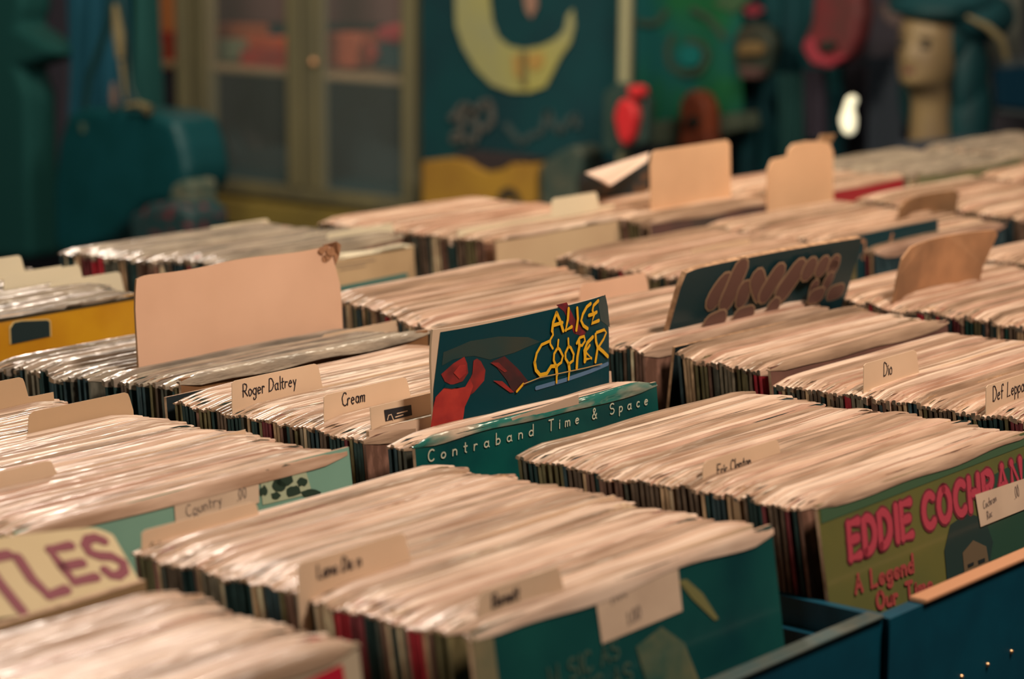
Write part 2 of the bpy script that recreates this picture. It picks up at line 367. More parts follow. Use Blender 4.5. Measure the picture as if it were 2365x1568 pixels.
def mapper(tl, tr, bl, w, hgt):
    """measured picture points -> print coordinates of one cover (affine)"""
    ax, ay = tr[0]-tl[0], tr[1]-tl[1]; bx, by = bl[0]-tl[0], bl[1]-tl[1]; D = ax*by-ay*bx
    def f(p):
        dx, dy = p[0]-tl[0], p[1]-tl[1]; return ((dx*by-dy*bx)/D*w, -(ax*dy-ay*dx)/D*hgt)
    return f
def P_(f, *pts): return [f(p) for p in pts]
def blob(cx, cy, rx, ry, n=16, j=.0, rs=WRS):
    return [(cx+rx*math.cos(i*2*PI/n)*(1+rs.uniform(-j, j)), cy+ry*math.sin(i*2*PI/n)*(1+rs.uniform(-j, j))) for i in range(n)]
def front_bag(o, w, seed, m, deep=.012):
    b = MB(); bag_into(b, random.Random(seed), m, Matrix(), 26, .0034, w, deep); return b.build('poly_bag', o, smooth=True)
def placed(c, loc, lean, yaw, label, name='vinyl_record', cat='record', smooth=False):
    o = c.mb.build(name, loc=loc, rot=(-math.radians(lean), 0, math.radians(yaw)), smooth=smooth); return tag(o, label, cat)

# dark green cover, front of the lower middle bin
DG = mat('dark_green_print', (26, 84, 78), .28, (16, 60, 62), 9, coat=.5, spec=.5)
c = Cover(W, H); c.sheet(DG)
f = mapper((1085, 1460), (1780, 1224), (1120, 1710), W, .085)
c.patch(P_(f, (1345, 1378), (1362, 1476), (1550, 1408), (1538, 1314)), mat('price_sticker', (214, 186, 158), .55, (200, 172, 146), 20), .0006)
c.patch([(0, -.002), (.019, -.002), (.020, -.2), (0, -.2)], mat('bag_border_tan', (150, 132, 98), .4, (120, 116, 88), 30), .0004)
GF = mat('faded_figure', (112, 112, 82), .4, (50, 88, 76), 26, coat=.4)
c.patch(P_(f, (1440, 1480), (1500, 1440), (1555, 1470), (1590, 1540), (1600, 1640), (1500, 1660), (1470, 1560)), GF, .0004)
c.patch(P_(f, (1540, 1350), (1560, 1346), (1600, 1372), (1640, 1420), (1630, 1424), (1575, 1384)), mat('gold_streak', (122, 118, 74), .4), .0005)
for a, b in (((1250, 1560), (1400, 1500)), ((1270, 1600), (1430, 1545))):
    A = f(a); B = f(b); ux = ((B[0]-A[0])/5.5, (B[1]-A[1])/5.5)
    text(c.mb, 'MUSIC AS', A, ux, (0, .012), .0022, mat('dim_print', (70, 92, 78), .4), c.put, .0005)
INKG = mat('faded_ink', (128, 112, 104), .5)
A = f((1385, 1400)); text(c.mb, 'Rock', A, (.008, .001), (0, .01), .0009, INKG, c.put, .0009, jit=.04, rs=WRS)
A = f((1420, 1440)); text(c.mb, '1.00', A, (.007, .001), (0, .008), .0009, INKG, c.put, .0009, jit=.04, rs=WRS)
o = placed(c, (1.063, .9, .901), 9, 0, 'dark green record cover with a cream price sticker, facing out of the lower middle bin')
front_bag(o, W, 401, PL[2], .008)

# olive cover with pink lettering
OL = mat('olive_print', (112, 108, 58), .3, (96, 100, 58), 12, coat=.5)
c = Cover(W, H); c.sheet(OL)
f = mapper((1890, 1175), (2360, 985), (1910, 1385), .311, .075)
PK = mat('pink_print', (186, 70, 84), .4, coat=.3); PKO = mat('pink_outline', (120, 52, 58), .4)
PK2 = mat('dim_pink_print', (164, 74, 70), .4)
DT = mat('dark_teal_print', (30, 70, 66), .3, coat=.4)
c.patch(P_(f, (1895, 1180), (2355, 990), (2357, 1016), (1897, 1212)), mat('green_print', (74, 100, 72), .3, coat=.4), .0003)
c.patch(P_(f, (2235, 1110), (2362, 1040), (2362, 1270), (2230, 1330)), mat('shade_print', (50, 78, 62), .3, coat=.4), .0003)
def word(c, f, s, a, b, hpx, wd, m, z, gap=.22, outl=None, jit=0):
    A = f(a); B = f(b); n = sum(max([pt[0] for p in F[ch] for pt in p] or [.35])+gap for ch in s)-gap
    ux = ((B[0]-A[0])/n, (B[1]-A[1])/n); U = f((a[0]-hpx*.05, a[1]-hpx)); uy = (U[0]-A[0], U[1]-A[1])
    if outl: text(c.mb, s, A, ux, uy, wd*1.55, outl, c.put, z, gap)
    text(c.mb, s, A, ux, uy, wd, m, c.put, z+.0003, gap, jit, WRS)
word(c, f, 'EDDIE', (1952, 1280), (2080, 1228), 68, .0066, PK, .0005, .3, PKO)
word(c, f, 'COCHRAN', (2108, 1215), (2335, 1120), 66, .0064, PK, .0005, .3, PKO)
word(c, f, 'A Legend', (1960, 1350), (2080, 1305), 34, .0036, PK2, .0006, .28)
word(c, f, 'Our Time', (2003, 1383), (2120, 1345), 32, .0034, PK2, .0006, .28)
c.patch([f(p) for p in ((2155, 1340), (2150, 1260), (2165, 1205), (2205, 1178), (2245, 1190), (2262, 1240), (2250, 1300), (2240, 1338), (2170, 1365))], mat('print_hair', (44, 60, 56), .4, coat=.3), .0005)
c.patch([f(p) for p in ((2195, 1340), (2190, 1265), (2215, 1237), (2245, 1250), (2252, 1300), (2240, 1345))], mat('print_skin', (110, 92, 70), .4, coat=.3), .0008)
c.patch([f(p) for p in ((2200, 1290), (2214, 1284), (2214, 1291), (2201, 1297))], mat('print_dark', (40, 44, 44), .4), .0011)
c.patch([f(p) for p in ((2224, 1281), (2240, 1275), (2240, 1283), (2225, 1289))], MATS['print_dark'], .0011)
c.patch([f(p) for p in ((2206, 1330), (2236, 1318), (2236, 1325), (2207, 1338))], MATS['print_dark'], .0011)
c.patch(P_(f, (2222, 1138), (2342, 1095), (2350, 1160), (2232, 1208)), MATS['price_sticker'], .0012)
A = f((2240, 1168)); text(c.mb, 'Cochran', A, (.0045, .0005), (0, .006), .0006, INKG, c.put, .0015, jit=.04, rs=WRS)
A = f((2310, 1145)); text(c.mb, '6.00', A, (.005, .0005), (0, .009), .0006, INKG, c.put, .0015, jit=.04, rs=WRS)
A = f((2248, 1190)); text(c.mb, 'Rock', A, (.004, .0005), (0, .006), .0006, INKG, c.put, .0015, jit=.04, rs=WRS)
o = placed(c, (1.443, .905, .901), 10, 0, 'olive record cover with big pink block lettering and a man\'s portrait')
front_bag(o, W, 402, PL[1], .006)

# teal cover with spaced lettering
TL = mat('teal_print', (14, 84, 78), .24, (10, 62, 64), 14, coat=.7, spec=.6, bump=.25, bscale=25)
c = Cover(W, H); c.sheet(TL)
f = mapper((962, 1030), (1530, 872), (970, 1085), W, .0205)
WT = mat('white_print', (196, 196, 170), .5)
word(c, f, 'Contraband', (992, 1066), (1225, 1005), 24, .0012, WT, .0005, .75)
word(c, f, 'Time & Space', (1262, 995), (1508, 926), 24, .0012, WT, .0005, .75)
c.patch(P_(f, (1172, 968), (1330, 910), (1332, 932), (1175, 975)), mat('clear_sticker', (186, 158, 134), .4), .0006)
o = placed(c, (1.402, 1.243, .901), 6, 0, 'glossy teal record cover with widely spaced thin lettering along its top')
front_bag(o, W, 403, mat('teal_glare_bag', (46, 110, 98), .14, (190, 166, 142), 12, (1, 3, 3), bump=.9, bscale=40, spec=.9, lo=.45, hi=.6), .0035)

# pale blue-green cover, left
PB = mat('pale_green_print', (128, 168, 148), .35, (108, 150, 132), 8, coat=.4)
c = Cover(W+.01, H); c.sheet(PB)
f = mapper((10, 1222), (815, 1042), (30, 1330), .325, .038)
c.patch(P_(f, (368, 1168), (575, 1108), (580, 1165), (376, 1222)), MATS['price_sticker'], .0006)
DK = mat('photo_dark', (44, 62, 50), .4); LG = mat('photo_light', (176, 184, 152), .4)
c.patch(P_(f, (578, 1104), (690, 1075), (720, 1145), (590, 1170)), LG, .0004)
rs = random.Random(3)
for (x, y, a, b) in ((600, 1108, 12, 12), (640, 1112, 26, 16), (590, 1140, 10, 10), (668, 1140, 20, 12), (622, 1150, 12, 8), (690, 1120, 14, 10), (655, 1090, 20, 8), (715, 1145, 26, 8), (630, 1130, 16, 14)):
    c.patch([f(p) for p in blob(x, y, a, b, 12, .25, rs)], DK, .0007)
A = f((400, 1195)); text(c.mb, 'Country', A, (.008, .0006), (0, .008), .0007, INKG, c.put, .0009, jit=.05, rs=WRS)
A = f((420, 1208)); text(c.mb, 'Rock', A, (.007, .0006), (0, .006), .0007, INKG, c.put, .0009, jit=.05, rs=WRS)
A = f((515, 1165)); text(c.mb, '9.00', A, (.006, .0006), (0, .008), .0007, INKG, c.put, .0009, jit=.05, rs=WRS)
o = placed(c, (1.032, 1.27, .903), 7, 0, 'pale blue-green record cover with a sticker and a small dark photograph, at the left')
front_bag(o, .32, 404, PL[0], .006)

# lower left front, mostly off frame
c = Cover(W, H); c.sheet(mat('cream_print', (196, 176, 148), .4))
f = mapper((100, 1690), (830, 1500), (110, 1760), W, .03)
c.patch([(.20, -.018), (.245, -.013), (.300, -.009), (.303, -.06), (.17, -.06), (.17, -.03)], mat('red_print', (190, 30, 52), .4, coat=.3), .0005)
o = placed(c, (.684, .929, .904), 8, 0, 'cream and red record cover at the bottom edge of the photo')
front_bag(o, W, 405, PL[3], .006)

# sign card with dark red capitals
CS = mat('sign_cream', (206, 184, 138), .5, (196, 172, 126), 10, coat=.2); MR = mat('sign_maroon', (122, 30, 48), .5)
def by_corners(c, tl, tr, bl, label, name, cat, back=0):
    """stands a card in the room by three measured corners (metres)"""
    X = (tr-tl).normalized(); Zv = (tl-bl); Zv = (Zv-X*Zv.dot(X)).normalized(); Y = Zv.cross(X)
    o = c.mb.build(name); Mx = Matrix((X, Y, Zv)).transposed().to_4x4(); Mx.translation = tl-X*back; o.matrix_world = Mx
    return tag(o, label, cat)
sTL, sTR, sBL = on_y(0, 1240, 1.16), on_y(248, 1213, 1.155), on_y(62, 1404, 1.12)
sw = (sTR-sTL).length; sh = (sTL-sBL).length
c = Cover(sw+.12, sh+.004, .003)
c.sheet(CS, edge=mat('sign_edge', (150, 120, 84), .7), topf=lambda x: .008*max(0, (x-(sw+.12-.016))/.016)**2)
f = mapper((0, 1240), (248, 1213), (62, 1404), sw, sh)
c2 = lambda p: (f(p)[0]+.12, f(p)[1])
def capital(paths, wpx):
    strokes(c.mb, [[c2(p) for p in q] for q in paths], wpx*sw/250, MR, c.put, .0005)
capital([[(-45, 1290), (-20, 1340), (25, 1412)], [(-80, 1300), (12, 1282)]], 24)
capital([[(32, 1290), (56, 1340), (88, 1378), (128, 1366)]], 24)
capital([[(154, 1262), (106, 1272), (128, 1312), (150, 1348), (200, 1338)], [(130, 1312), (174, 1304)]], 22)
capital([[(232, 1252), (215, 1244), (196, 1248), (188, 1262), (196, 1280), (215, 1288), (245, 1290), (268, 1305), (268, 1325), (252, 1336), (236, 1334), (224, 1322)]], 23)
by_corners(c, sTL, sTR, sBL, 'cream sign card with large dark red capital letters, cut by the left edge', 'sign_card', 'sign card', .12)
c = Cover(.30, .2, .006, bend=lambda x, z: -.006*math.sin(PI*x/.3))
c.sheet(MATS['sign_edge'], n=16)
placed(c, (.705, 1.112, .905), 4, 0, 'tan bowed record cover directly under the sign card with red capitals')

# dark cover with yellow dripping letters
AB = mat('dark_art_print', (0, 56, 64), .4, (12, 54, 60), 14, spec=.2, lo=.4, hi=.75)
AW = .226
c = Cover(AW, .29, .0022, bend=lambda x, z: .010*(abs(x-AW/2)/(AW/2))**3)
c.sheet(mat('bag_border', (206, 178, 150), .4), edge=mat('bag_border_edge', (186, 158, 130), .4), topf=lambda x: .005*max(0, (x-AW+.012)/.012)**2, sidef=lambda t: (.003*max(0, 1-t*10)**2, .008*max(0, 1-t*7)**2))
f = mapper((1005, 765), (1400, 700), (1015, 972), AW, .073)
c.patch(P_(f, (1022, 770), (1390, 701), (1397, 706), (1404, 725), (1411, 800), (1412, 900), (1412, 960), (1015, 1040), (1013, 900)), AB, .0004)
RD = mat('art_red', (152, 42, 38), .4, (96, 34, 34), 50); RB = mat('art_red_bright', (180, 56, 46), .4, (150, 40, 38), 60); BR = mat('art_brown', (56, 60, 50), .5, (20, 58, 58), 12)
DRD = mat('art_dark_red', (92, 30, 34), .4, (56, 34, 36), 40)
K = lambda *p: [f((980+a/4.6125, 660+b/4.6125)) for a, b in p]
c.patch(K((220, 720), (440, 610), (700, 575), (1000, 600), (1130, 660), (1010, 700), (860, 760), (620, 820), (480, 770), (400, 775), (300, 800), (210, 860)), BR, .0006)
c.patch(K((640, 840), (760, 790), (900, 940), (1010, 1090), (900, 1190), (840, 1180), (790, 1060)), DRD, .0008)
c.patch(K((620, 850), (700, 855), (790, 955), (760, 965), (700, 915)), RD, .0011)
c.patch(K((650, 1045), (740, 1060), (860, 1190), (820, 1190), (720, 1105)), RD, .0011)
c.patch(K((205, 950), (300, 840), (390, 775), (415, 850), (425, 950), (380, 1035), (290, 1070), (235, 1030)), RD, .0008)
c.patch(K((462, 960), (470, 820), (500, 800), (535, 830), (580, 930), (570, 1040), (480, 1160), (430, 1200), (420, 1080)), RD, .0008)
c.patch(K((130, 1560), (150, 1300), (165, 1190), (230, 1095), (330, 1110), (400, 1095), (440, 1010), (470, 1090), (440, 1200), (400, 1310), (390, 1420), (370, 1560)), RB, .0011)
c.patch(K((300, 940), (350, 860), (400, 860), (405, 950), (350, 1010)), RB, .0012)
c.patch(K((225, 1095), (240, 1060), (340, 1065), (360, 1085), (290, 1108)), AB, .0015)
c.patch(K((1290, 262), (1410, 240), (1500, 420), (1645, 590), (1620, 640), (1500, 590), (1440, 470), (1380, 340)), mat('art_crimson', (128, 30, 40), .4, (50, 34, 40), 90, lo=.4, hi=.7), .0006)
c.patch(K((1800, 230), (1920, 180), (1965, 320), (2000, 560), (1850, 470), (1830, 330)), mat('art_grey', (52, 68, 66), .4), .0006)
YL = mat('art_yellow', (222, 166, 30), .45)
def drip(paths, wd):
    strokes(c.mb, [K(*q) for q in paths], wd, YL, c.put, .0018)
drip([[(1240, 545), (1250, 450), (1285, 345)], [(1285, 345), (1330, 450), (1362, 552)], [(1250, 485), (1350, 460)], [(1420, 308), (1412, 430), (1390, 545), (1458, 512)], [(1520, 308), (1530, 430), (1513, 552)],
      [(1690, 268), (1640, 300), (1590, 380), (1570, 450), (1600, 510), (1652, 545)], [(1795, 242), (1730, 290), (1715, 345), (1738, 400), (1706, 490), (1806, 465)], [(1668, 398), (1735, 385), (1772, 368)]], .0031)
drip([[(1245, 540), (1250, 590), (1222, 640), (1222, 690), (1250, 738)], [(1310, 650), (1303, 735)], [(1420, 640), (1425, 725)], [(1297, 1030), (1297, 1118)], [(1438, 1000), (1430, 1095)], [(880, 1182), (945, 1105)]], .0022)
drip([[(1215, 655), (1130, 690), (1080, 780), (1060, 880)], [(1303, 735), (1265, 800), (1262, 870), (1290, 940)], [(1290, 940), (1345, 900), (1362, 830), (1325, 755), (1303, 735)],
      [(1425, 725), (1390, 800), (1392, 860), (1430, 925)], [(1430, 925), (1478, 890), (1486, 820), (1450, 745), (1425, 725)], [(1520, 700), (1555, 640), (1610, 628), (1622, 680), (1585, 730), (1548, 722)],
      [(1620, 800), (1660, 765), (1682, 735)], [(1628, 910), (1640, 815), (1705, 882), (1630, 888)], [(1762, 640), (1772, 598), (1890, 575), (1922, 610), (1880, 680), (1800, 770)]], .0026)
drip([[(1060, 880), (1075, 965), (1120, 1022), (1190, 1010), (1235, 935), (1300, 935)], [(1290, 940), (1300, 1030)], [(1430, 925), (1440, 1000)], [(1545, 660), (1552, 740), (1530, 850), (1523, 975)],
      [(1722, 645), (1650, 705), (1615, 790), (1622, 860), (1620, 912)], [(1760, 620), (1768, 700), (1792, 770), (1762, 925)], [(1800, 770), (1870, 820), (1948, 885)]], .0034)
strokes(c.mb, [K((945, 1105), (1110, 1050), (1400, 1010), (1850, 958))], .0009, mat('art_bone', (190, 150, 90), .5), c.put, .0022)
strokes(c.mb, [K((1090, 1165), (1400, 1100), (1700, 1030), (1960, 970))], .0035, mat('art_blue', (86, 116, 146), .4), c.put, .0010)
o = placed(c, (1.470, 1.277, .976), 3, -1, 'dark record cover with yellow dripping lettering and a red hand, standing up')

# small printed label card beside it
c = Cover(.08, .1, .0008); c.sheet(PAPER, edge=PAPER, n=6, k=4)
f = mapper((855, 940), (998, 905), (855, 985), .076, .016)
c.patch(P_(f, (884, 946), (945, 934), (946, 958), (886, 972)), mat('label_black', (40, 40, 44), .5), .0003)
strokes(c.mb, [[f(p) for p in q] for q in ([(890, 968), (893, 958), (899, 956), (903, 968)], [(908, 962), (925, 957)], [(912, 954), (935, 948)])], .0009, PAPER, c.put, .0005)
placed(c, (1.425, 1.31, .917), 4, 0, 'blank cream card with a small black printed logo, left of the yellow lettered cover', 'label_card', 'label card')
c = Cover(W, H, .003, bend=lambda x, z: -.004*math.sin(PI*x/W)); c.sheet(mat('pinkish_card', (214, 180, 152), .5), n=12)
placed(c, (1.41, 1.298, .902), 5, 0, 'plain cream record cover behind the card with the small black logo')
# brown cover bounding the dark gap
c = Cover(W, H, .003, bend=lambda x, z: .004*math.sin(PI*x/W)); c.sheet(mat('kraft_cover', (150, 106, 66), .6, (130, 90, 58), 30))
o = placed(c, (1.45, 1.554, .904), 2, -1.2, 'brown record cover at the front of the bin with the large cream board'); front_bag(o, W, 410, PLG[1], .006)
c = Cover(W, H, .003, bend=lambda x, z: .002*math.sin(PI*x/W)); c.sheet(mat('gap_shade', (20, 34, 38), .6))  # black sheet stands for the shade in the gap between the bins
o = placed(c, (1.418, 1.538, .895), 5, -.6, 'black sheet for the shaded gap behind the bin with the yellow lettered cover')

# big blank board with a torn corner
c = Cover(.268, .3, .0022, bend=lambda x, z: .004*math.sin(PI*x/.268))
c.sheet(BOARD, edge=mat('frayed_brown', (150, 110, 76), .8), topf=lambda x: .004*max(0, 1-x/.02)**2+.002*math.sin(x*22)**2, sidef=lambda t: (.004*max(0, 1-t*9)**2, .012*max(0, 1-t*7)))
rs = random.Random(8)
for k in range(7):
    x = .244+rs.uniform(0, .016); z = -.001-rs.uniform(0, .012)
    c.patch(blob(x, z, .0045, .004, 9, .3, rs), mat('torn_brown', (176, 128, 92), .9, (150, 106, 74), 80), .0005+.0003*k)
o = placed(c, (1.494, 1.66, .976), 3, 0, 'large blank cream cardboard sheet with a torn upper right corner', 'cardboard_sheet', 'cardboard')
t_ = MB(); pts = [(.246, 0, .0012), (.262, -.003, .003), (.27, -.001, -.001), (.268, 0, -.012), (.262, 0, -.02), (.262, .003, -.006)]
t_.prism(pts, (0, .002, 0), MATS['torn_brown'], MATS['frayed_brown']); t_.build('torn_corner', o)

# brown bubble lettered cover (double sleeve, leaning to the front)
c = Cover(W-.012, .3, .006, bend=lambda x, z: .003*math.sin(PI*x/.3))
NB = mat('navy_art', (8, 56, 64), .5, (30, 60, 64), 10, coat=.05)
c.sheet(NB, edge=mat('worn_edge', (196, 154, 116), .7, (150, 112, 80), 120), sidef=lambda t: (.004*max(0, 1-t*14)**2, .003*max(0, 1-t*14)**2), topf=lambda x: .0035*max(0, 1-x/.03)**2)
f = mapper((1622, 640), (1988, 557), (1596, 800), W-.012, .067)
BB = mat('bubble_brown', (116, 84, 74), .5); BO = mat('bubble_outline', (178, 148, 116), .5)
def bubble(paths, wd, z=.0005):
    strokes(c.mb, [[f(p) for p in q] for q in paths], wd*1.12, BO, c.put, z)
    strokes(c.mb, [[f(p) for p in q] for q in paths], wd, BB, c.put, z+.0003)
BZ = [(((1702, 676), (1692, 694), (1684, 712)), .024), (((1732, 640), (1724, 668), (1718, 690), (1710, 716)), .024), (((1742, 692), (1740, 714)), .020),
      (((1766, 662), (1772, 684), (1778, 700)), .021), (((1808, 650), (1798, 672), (1786, 700)), .022), (((1848, 640), (1838, 660), (1820, 696)), .024),
      (((1872, 632), (1868, 644)), .021), (((1898, 625), (1894, 636)), .019), (((1920, 620), (1918, 632)), .018), (((1912, 660), (1906, 678)), .014), (((1880, 680), (1878, 694)), .014),
      (((1796, 732), (1792, 742)), .020), (((1664, 770), (1684, 760)), .022), (((1722, 754), (1742, 748)), .019), (((1874, 706), (1888, 700)), .016), (((1912, 696), (1928, 690)), .016)]
for i_, (p_, w_) in enumerate(BZ):
    z_ = .0005+.0007*i_
    strokes(c.mb, [[f(p) for p in p_]], w_*1.17, BO, c.put, z_); strokes(c.mb, [[f(p) for p in p_]], w_, BB, c.put, z_+.0003)
o = placed(c, (1.911, 1.352, .963), -17, -2, 'dark navy record cover with brown bubble lettering, tilted forward')
# its second half: the edge below
c = Cover(W-.01, .27, .003); c.sheet(mat('gatefold_black', (24, 36, 38), .5), edge=MATS['worn_edge'])
placed(c, (1.866, 1.330, .899), -6, -2, 'black worn-edged cover right in front of the bubble lettered cover')
# front cover of that bin
c = Cover(W, H); c.sheet(mat('dusty_rose_cover', (128, 88, 74), .5, (100, 70, 62), 20)); o = placed(c, (1.84, 1.207, .9), 8, 0, 'dusky brown record cover fronting the bin of the bubble lettered cover'); front_bag(o, W, 420, PL[3], .006)

# yellow cover
c = Cover(W, H); YC = mat('yellow_print', (206, 150, 30), .3, (190, 130, 26), 14, coat=.5); c.sheet(YC)
f = mapper((0, 737), (305, 674), (2, 782), .179, .02); g = lambda p: (f(p)[0]+.135, f(p)[1])
strokes(c.mb, [[g(p) for p in ((-220, 786), (0, 747), (306, 684))]], .0026, mat('brown_line', (58, 50, 30), .5), c.put, .0006)
c.patch([g(p) for p in ((15, 760), (24, 748), (40, 744), (100, 740), (106, 745), (106, 780), (15, 800))], mat('cream_line', (206, 180, 120), .5), .0006)
c.patch([g(p) for p in ((18, 764), (26, 751), (42, 747), (98, 743), (103, 747), (103, 780), (18, 800))], mat('black_print', (22, 42, 44), .5), .0009)
o = placed(c, (1.427, 1.93, .9), 5, 0, 'bright yellow record cover with a brown line near its top, at the left'); front_bag(o, W, 430, PLG[0], .0012)
# cream cover with teal line
c = Cover(W, H); c.sheet(mat('cream_cover', (206, 176, 136), .4, (190, 160, 122), 12, coat=.3))
f = mapper((785, 595), (950, 567), (780, 670), .15, .034)
g = lambda p: (f(p)[0]+.165, f(p)[1])
strokes(c.mb, [[g(p) for p in ((775, 680), (925, 650))]], .006, mat('teal_line', (64, 118, 112), .5), c.put, .0006)
strokes(c.mb, [[g(p) for p in ((790, 616), (870, 604))], [g(p) for p in ((800, 626), (850, 618))]], .0012, INKG, c.put, .0006)
o = placed(c, (1.957, 2.015, .884), 5, 0, 'cream record cover with a teal line, front of the bin behind the torn board'); front_bag(o, W, 431, WH, .004)
# plain cream front far middle
c = Cover(.32, H); c.sheet(mat('plain_cream_cover', (214, 184, 146), .45, (206, 174, 138), 8)); o = placed(c, (2.287, 1.897, .9), 6, 1.5, 'plain cream record cover facing out of the far middle bin'); front_bag(o, .32, 432, PL[2], .004)
# far right fronts
c = Cover(W, H); c.sheet(mat('mauve_cover', (108, 76, 70), .5, (66, 66, 62), 12)); o = placed(c, (2.54, 1.852, .9), 4, 0, 'dusky mauve record cover in the far bin below the square cream card'); front_bag(o, W, 433, PL[1], .005)
c = Cover(W, H); c.sheet(mat('green_grey_cover', (104, 100, 82), .5))
c.patch([(.07, -.006), (.30, -.004), (.30, -.03), (.05, -.034)], mat('crimson_panel', (160, 38, 50), .4), .0006)
o = placed(c, (2.862, 1.852, .902), 4, 0, 'record cover with a crimson panel in the far right bin'); front_bag(o, W, 434, PL[0], .005)
c = Cover(W, H); c.sheet(mat('green_tint_cover', (128, 126, 92), .4, (104, 112, 88), 10)); o = placed(c, (3.2, 1.85, .9), 4, 0, 'greenish record cover right of the crimson panelled cover'); front_bag(o, W, 435, PLG[1], .005)

# raised plain cards, far
def card(outl, loc, lean, label, m=BOARD, th=.002, name='divider_card', cat='divider card', yaw=0, bend=0):
    w_ = max(p[0] for p in outl); mb = MB(); n = len(outl)
    pts = []
    for i in range(n):
        a, b = outl[i], outl[(i+1) % n]; k = max(1, int(abs(b[0]-a[0])/.02))
        pts += [(a[0]+(b[0]-a[0])*j/k, a[1]+(b[1]-a[1])*j/k) for j in range(k)]
    bm = bmesh.new(); vs = [bm.verts.new((x, bend*math.sin(PI*x/w_), z)) for x, z in pts]
    bm.faces.new(vs); r = bmesh.ops.extrude_face_region(bm, geom=bm.faces[:]); bmesh.ops.translate(bm, verts=[v for v in r['geom'] if isinstance(v, bmesh.types.BMVert)], vec=(0, th, 0))
    bmesh.ops.triangulate(bm, faces=bm.faces[:]); bmesh.ops.recalc_face_normals(bm, faces=bm.faces[:])
    me = bpy.data.meshes.new(name); bm.to_mesh(me); bm.free(); me.materials.append(m)
    o = bpy.data.objects.new(name, me); COL.objects.link(o); o.location = loc; o.rotation_euler = (-math.radians(lean), 0, math.radians(yaw))
    return tag(o, label, cat)
YB = mat('far_cream_board', (238, 192, 150), .7, (226, 180, 140), 9)
card([(.0, -.02), (.004, -.005), (.012, -.001), (.175, 0), (.182, -.006), (.184, -.3), (0, -.3)], (2.604, 1.9, .98), 2, 'square plain cream card standing up beside the dark ornamental hangings', YB)
card([(0, -.07), (.002, -.03), (.012, -.018), (.05, -.016), (.052, -.008), (.064, -.001), (.1, 0), (.14, -.003), (.158, -.008), (.166, -.02), (.168, -.3), (0, -.3)], (2.80, 1.85, .972), 2, 'cream card with a stepped top edge, standing up below the pink mask', YB)
card([(0, -.012), (.012, 0), (.05, -.002), (.03, -.02), (.024, -.05), (.02, -.2), (0, -.2)], (2.955, 1.87, .975), 2, 'brown curled card corner beside the stepped cream card', mat('curl_brown', (150, 116, 82), .7))
card([(0, -.01), (.02, -.003), (.14, 0), (.15, -.004), (.142, -.2), (.0, -.2)], (2.763, 1.62, .923), -6, 'small brown curved card in the far right bins', BROWNB, bend=.012)
card([(0, -.03), (.006, -.01), (.03, -.001), (.2, 0), (.205, -.006), (.19, -.04), (.18, -.2), (.0, -.2)], (2.222, 1.3, .952), -8, 'scuffed tan card with a frayed left corner, right of the bubble lettered cover', mat('scuffed_tan', (196, 146, 104), .75, (150, 112, 80), 16), bend=.014)
# dark cover with tan ornament
c = Cover(.2, .25, .002); c.sheet(NB, edge=NB)
TO = mat('tan_ornament', (170, 124, 92), .5)
f = mapper((1980, 548), (2135, 515), (1985, 620), .17, .037)
strokes(c.mb, [[f(p) for p in q] for q in ([(1992, 556), (2004, 560), (2006, 580), (2002, 600)], [(2062, 545), (2056, 575)], [(2010, 615), (2018, 606), (2026, 614), (2034, 604), (2042, 600), (2052, 606), (2062, 596), (2072, 602)])], .005, TO, c.put, .0006)
placed(c, (2.535, 1.55, .909), 4, 0, 'dark record cover with tan ornament peeking out behind the bubble lettered cover')
# folded white cover left of the square card
mb = MB(); A = [on_y(1355, 398, 2.0), on_y(1500, 352, 2.0), on_y(1495, 372, 1.98), on_y(1410, 428, 1.96), on_y(1385, 412, 1.97)]
mb.prism(A, (0, .003, -.001), mat('glossy_white_cover', (226, 196, 176), .3))
B = [on_y(1340, 400, 2.02), on_y(1395, 415, 2.02), on_y(1500, 380, 2.02), on_y(1490, 500, 2.02), on_y(1350, 500, 2.02)]
mb.prism(B, (0, .003, 0), mat('dark_mix_cover', (24, 40, 46), .5, (120, 86, 58), 22, lo=.45, hi=.6))
tag(mb.build('vinyl_record'), 'dark record cover with its white flap bent over, left of the square cream card', 'record')

# ------------------------------------------------------------------ bins
BIN = mat('bin_paint', (6, 74, 92), .45, (6, 64, 82), 20)
LIP = mat('bin_lip', (62, 80, 78), .5, (82, 86, 76), 60); LIP_LIT = mat('bin_lip_lit', (196, 140, 102), .5)  # the tan lip colour has the orange light on it painted in
def bin_(x0, x1, y0, y1, label, zt=.82, worn=False):  # worn picks the lip strip coloured as lit orange
    o = empty('record_bin', ((x0+x1)/2, y0, .56), label, 'bin'); cx, cy = (x0+x1)/2, y0
    def part(name, lo, hi, m=BIN, bev=0):
        b = MB(); b.box([lo[0]-cx, lo[1]-cy, lo[2]-.56], [hi[0]-cx, hi[1]-cy, hi[2]-.56], m); p = b.build(name, o)
        return bevel(p, bev) if bev else p
    part('front_board', (x0, y0, .56), (x1, y0+.012, zt)); part('back_board', (x0, y1-.008, .56), (x1, y1, zt-.04))
    part('side_board', (x0, y0+.012, .56), (x0+.008, y1-.008, zt)); part('side_board', (x1-.008, y0+.012, .56), (x1, y1-.008, zt-.02))
    part('bin_floor', (x0+.008, y0+.012, .56), (x1-.008, y1-.008, .568))
    part('lip_strip', (x0+(.045 if worn else 0), y0-.002, zt), (x1, y0+.012, zt+(.004 if worn else .003)), LIP_LIT if worn else LIP, .0015)
    return o
cols = [(.655, 1.02), (1.03, 1.431), (1.433, 1.788), (1.79, 2.165), (2.17, 2.53), (2.535, 2.885), (2.89, 3.24)]
names0 = ['dark record bin at the lower left holding the red and cream cover', 'dark record bin holding the dark green fronted records', 'dark record bin with a lip painted as orange-lit under the pink lettered cover', 'dark record bin at the right holding the three-letter divider card']
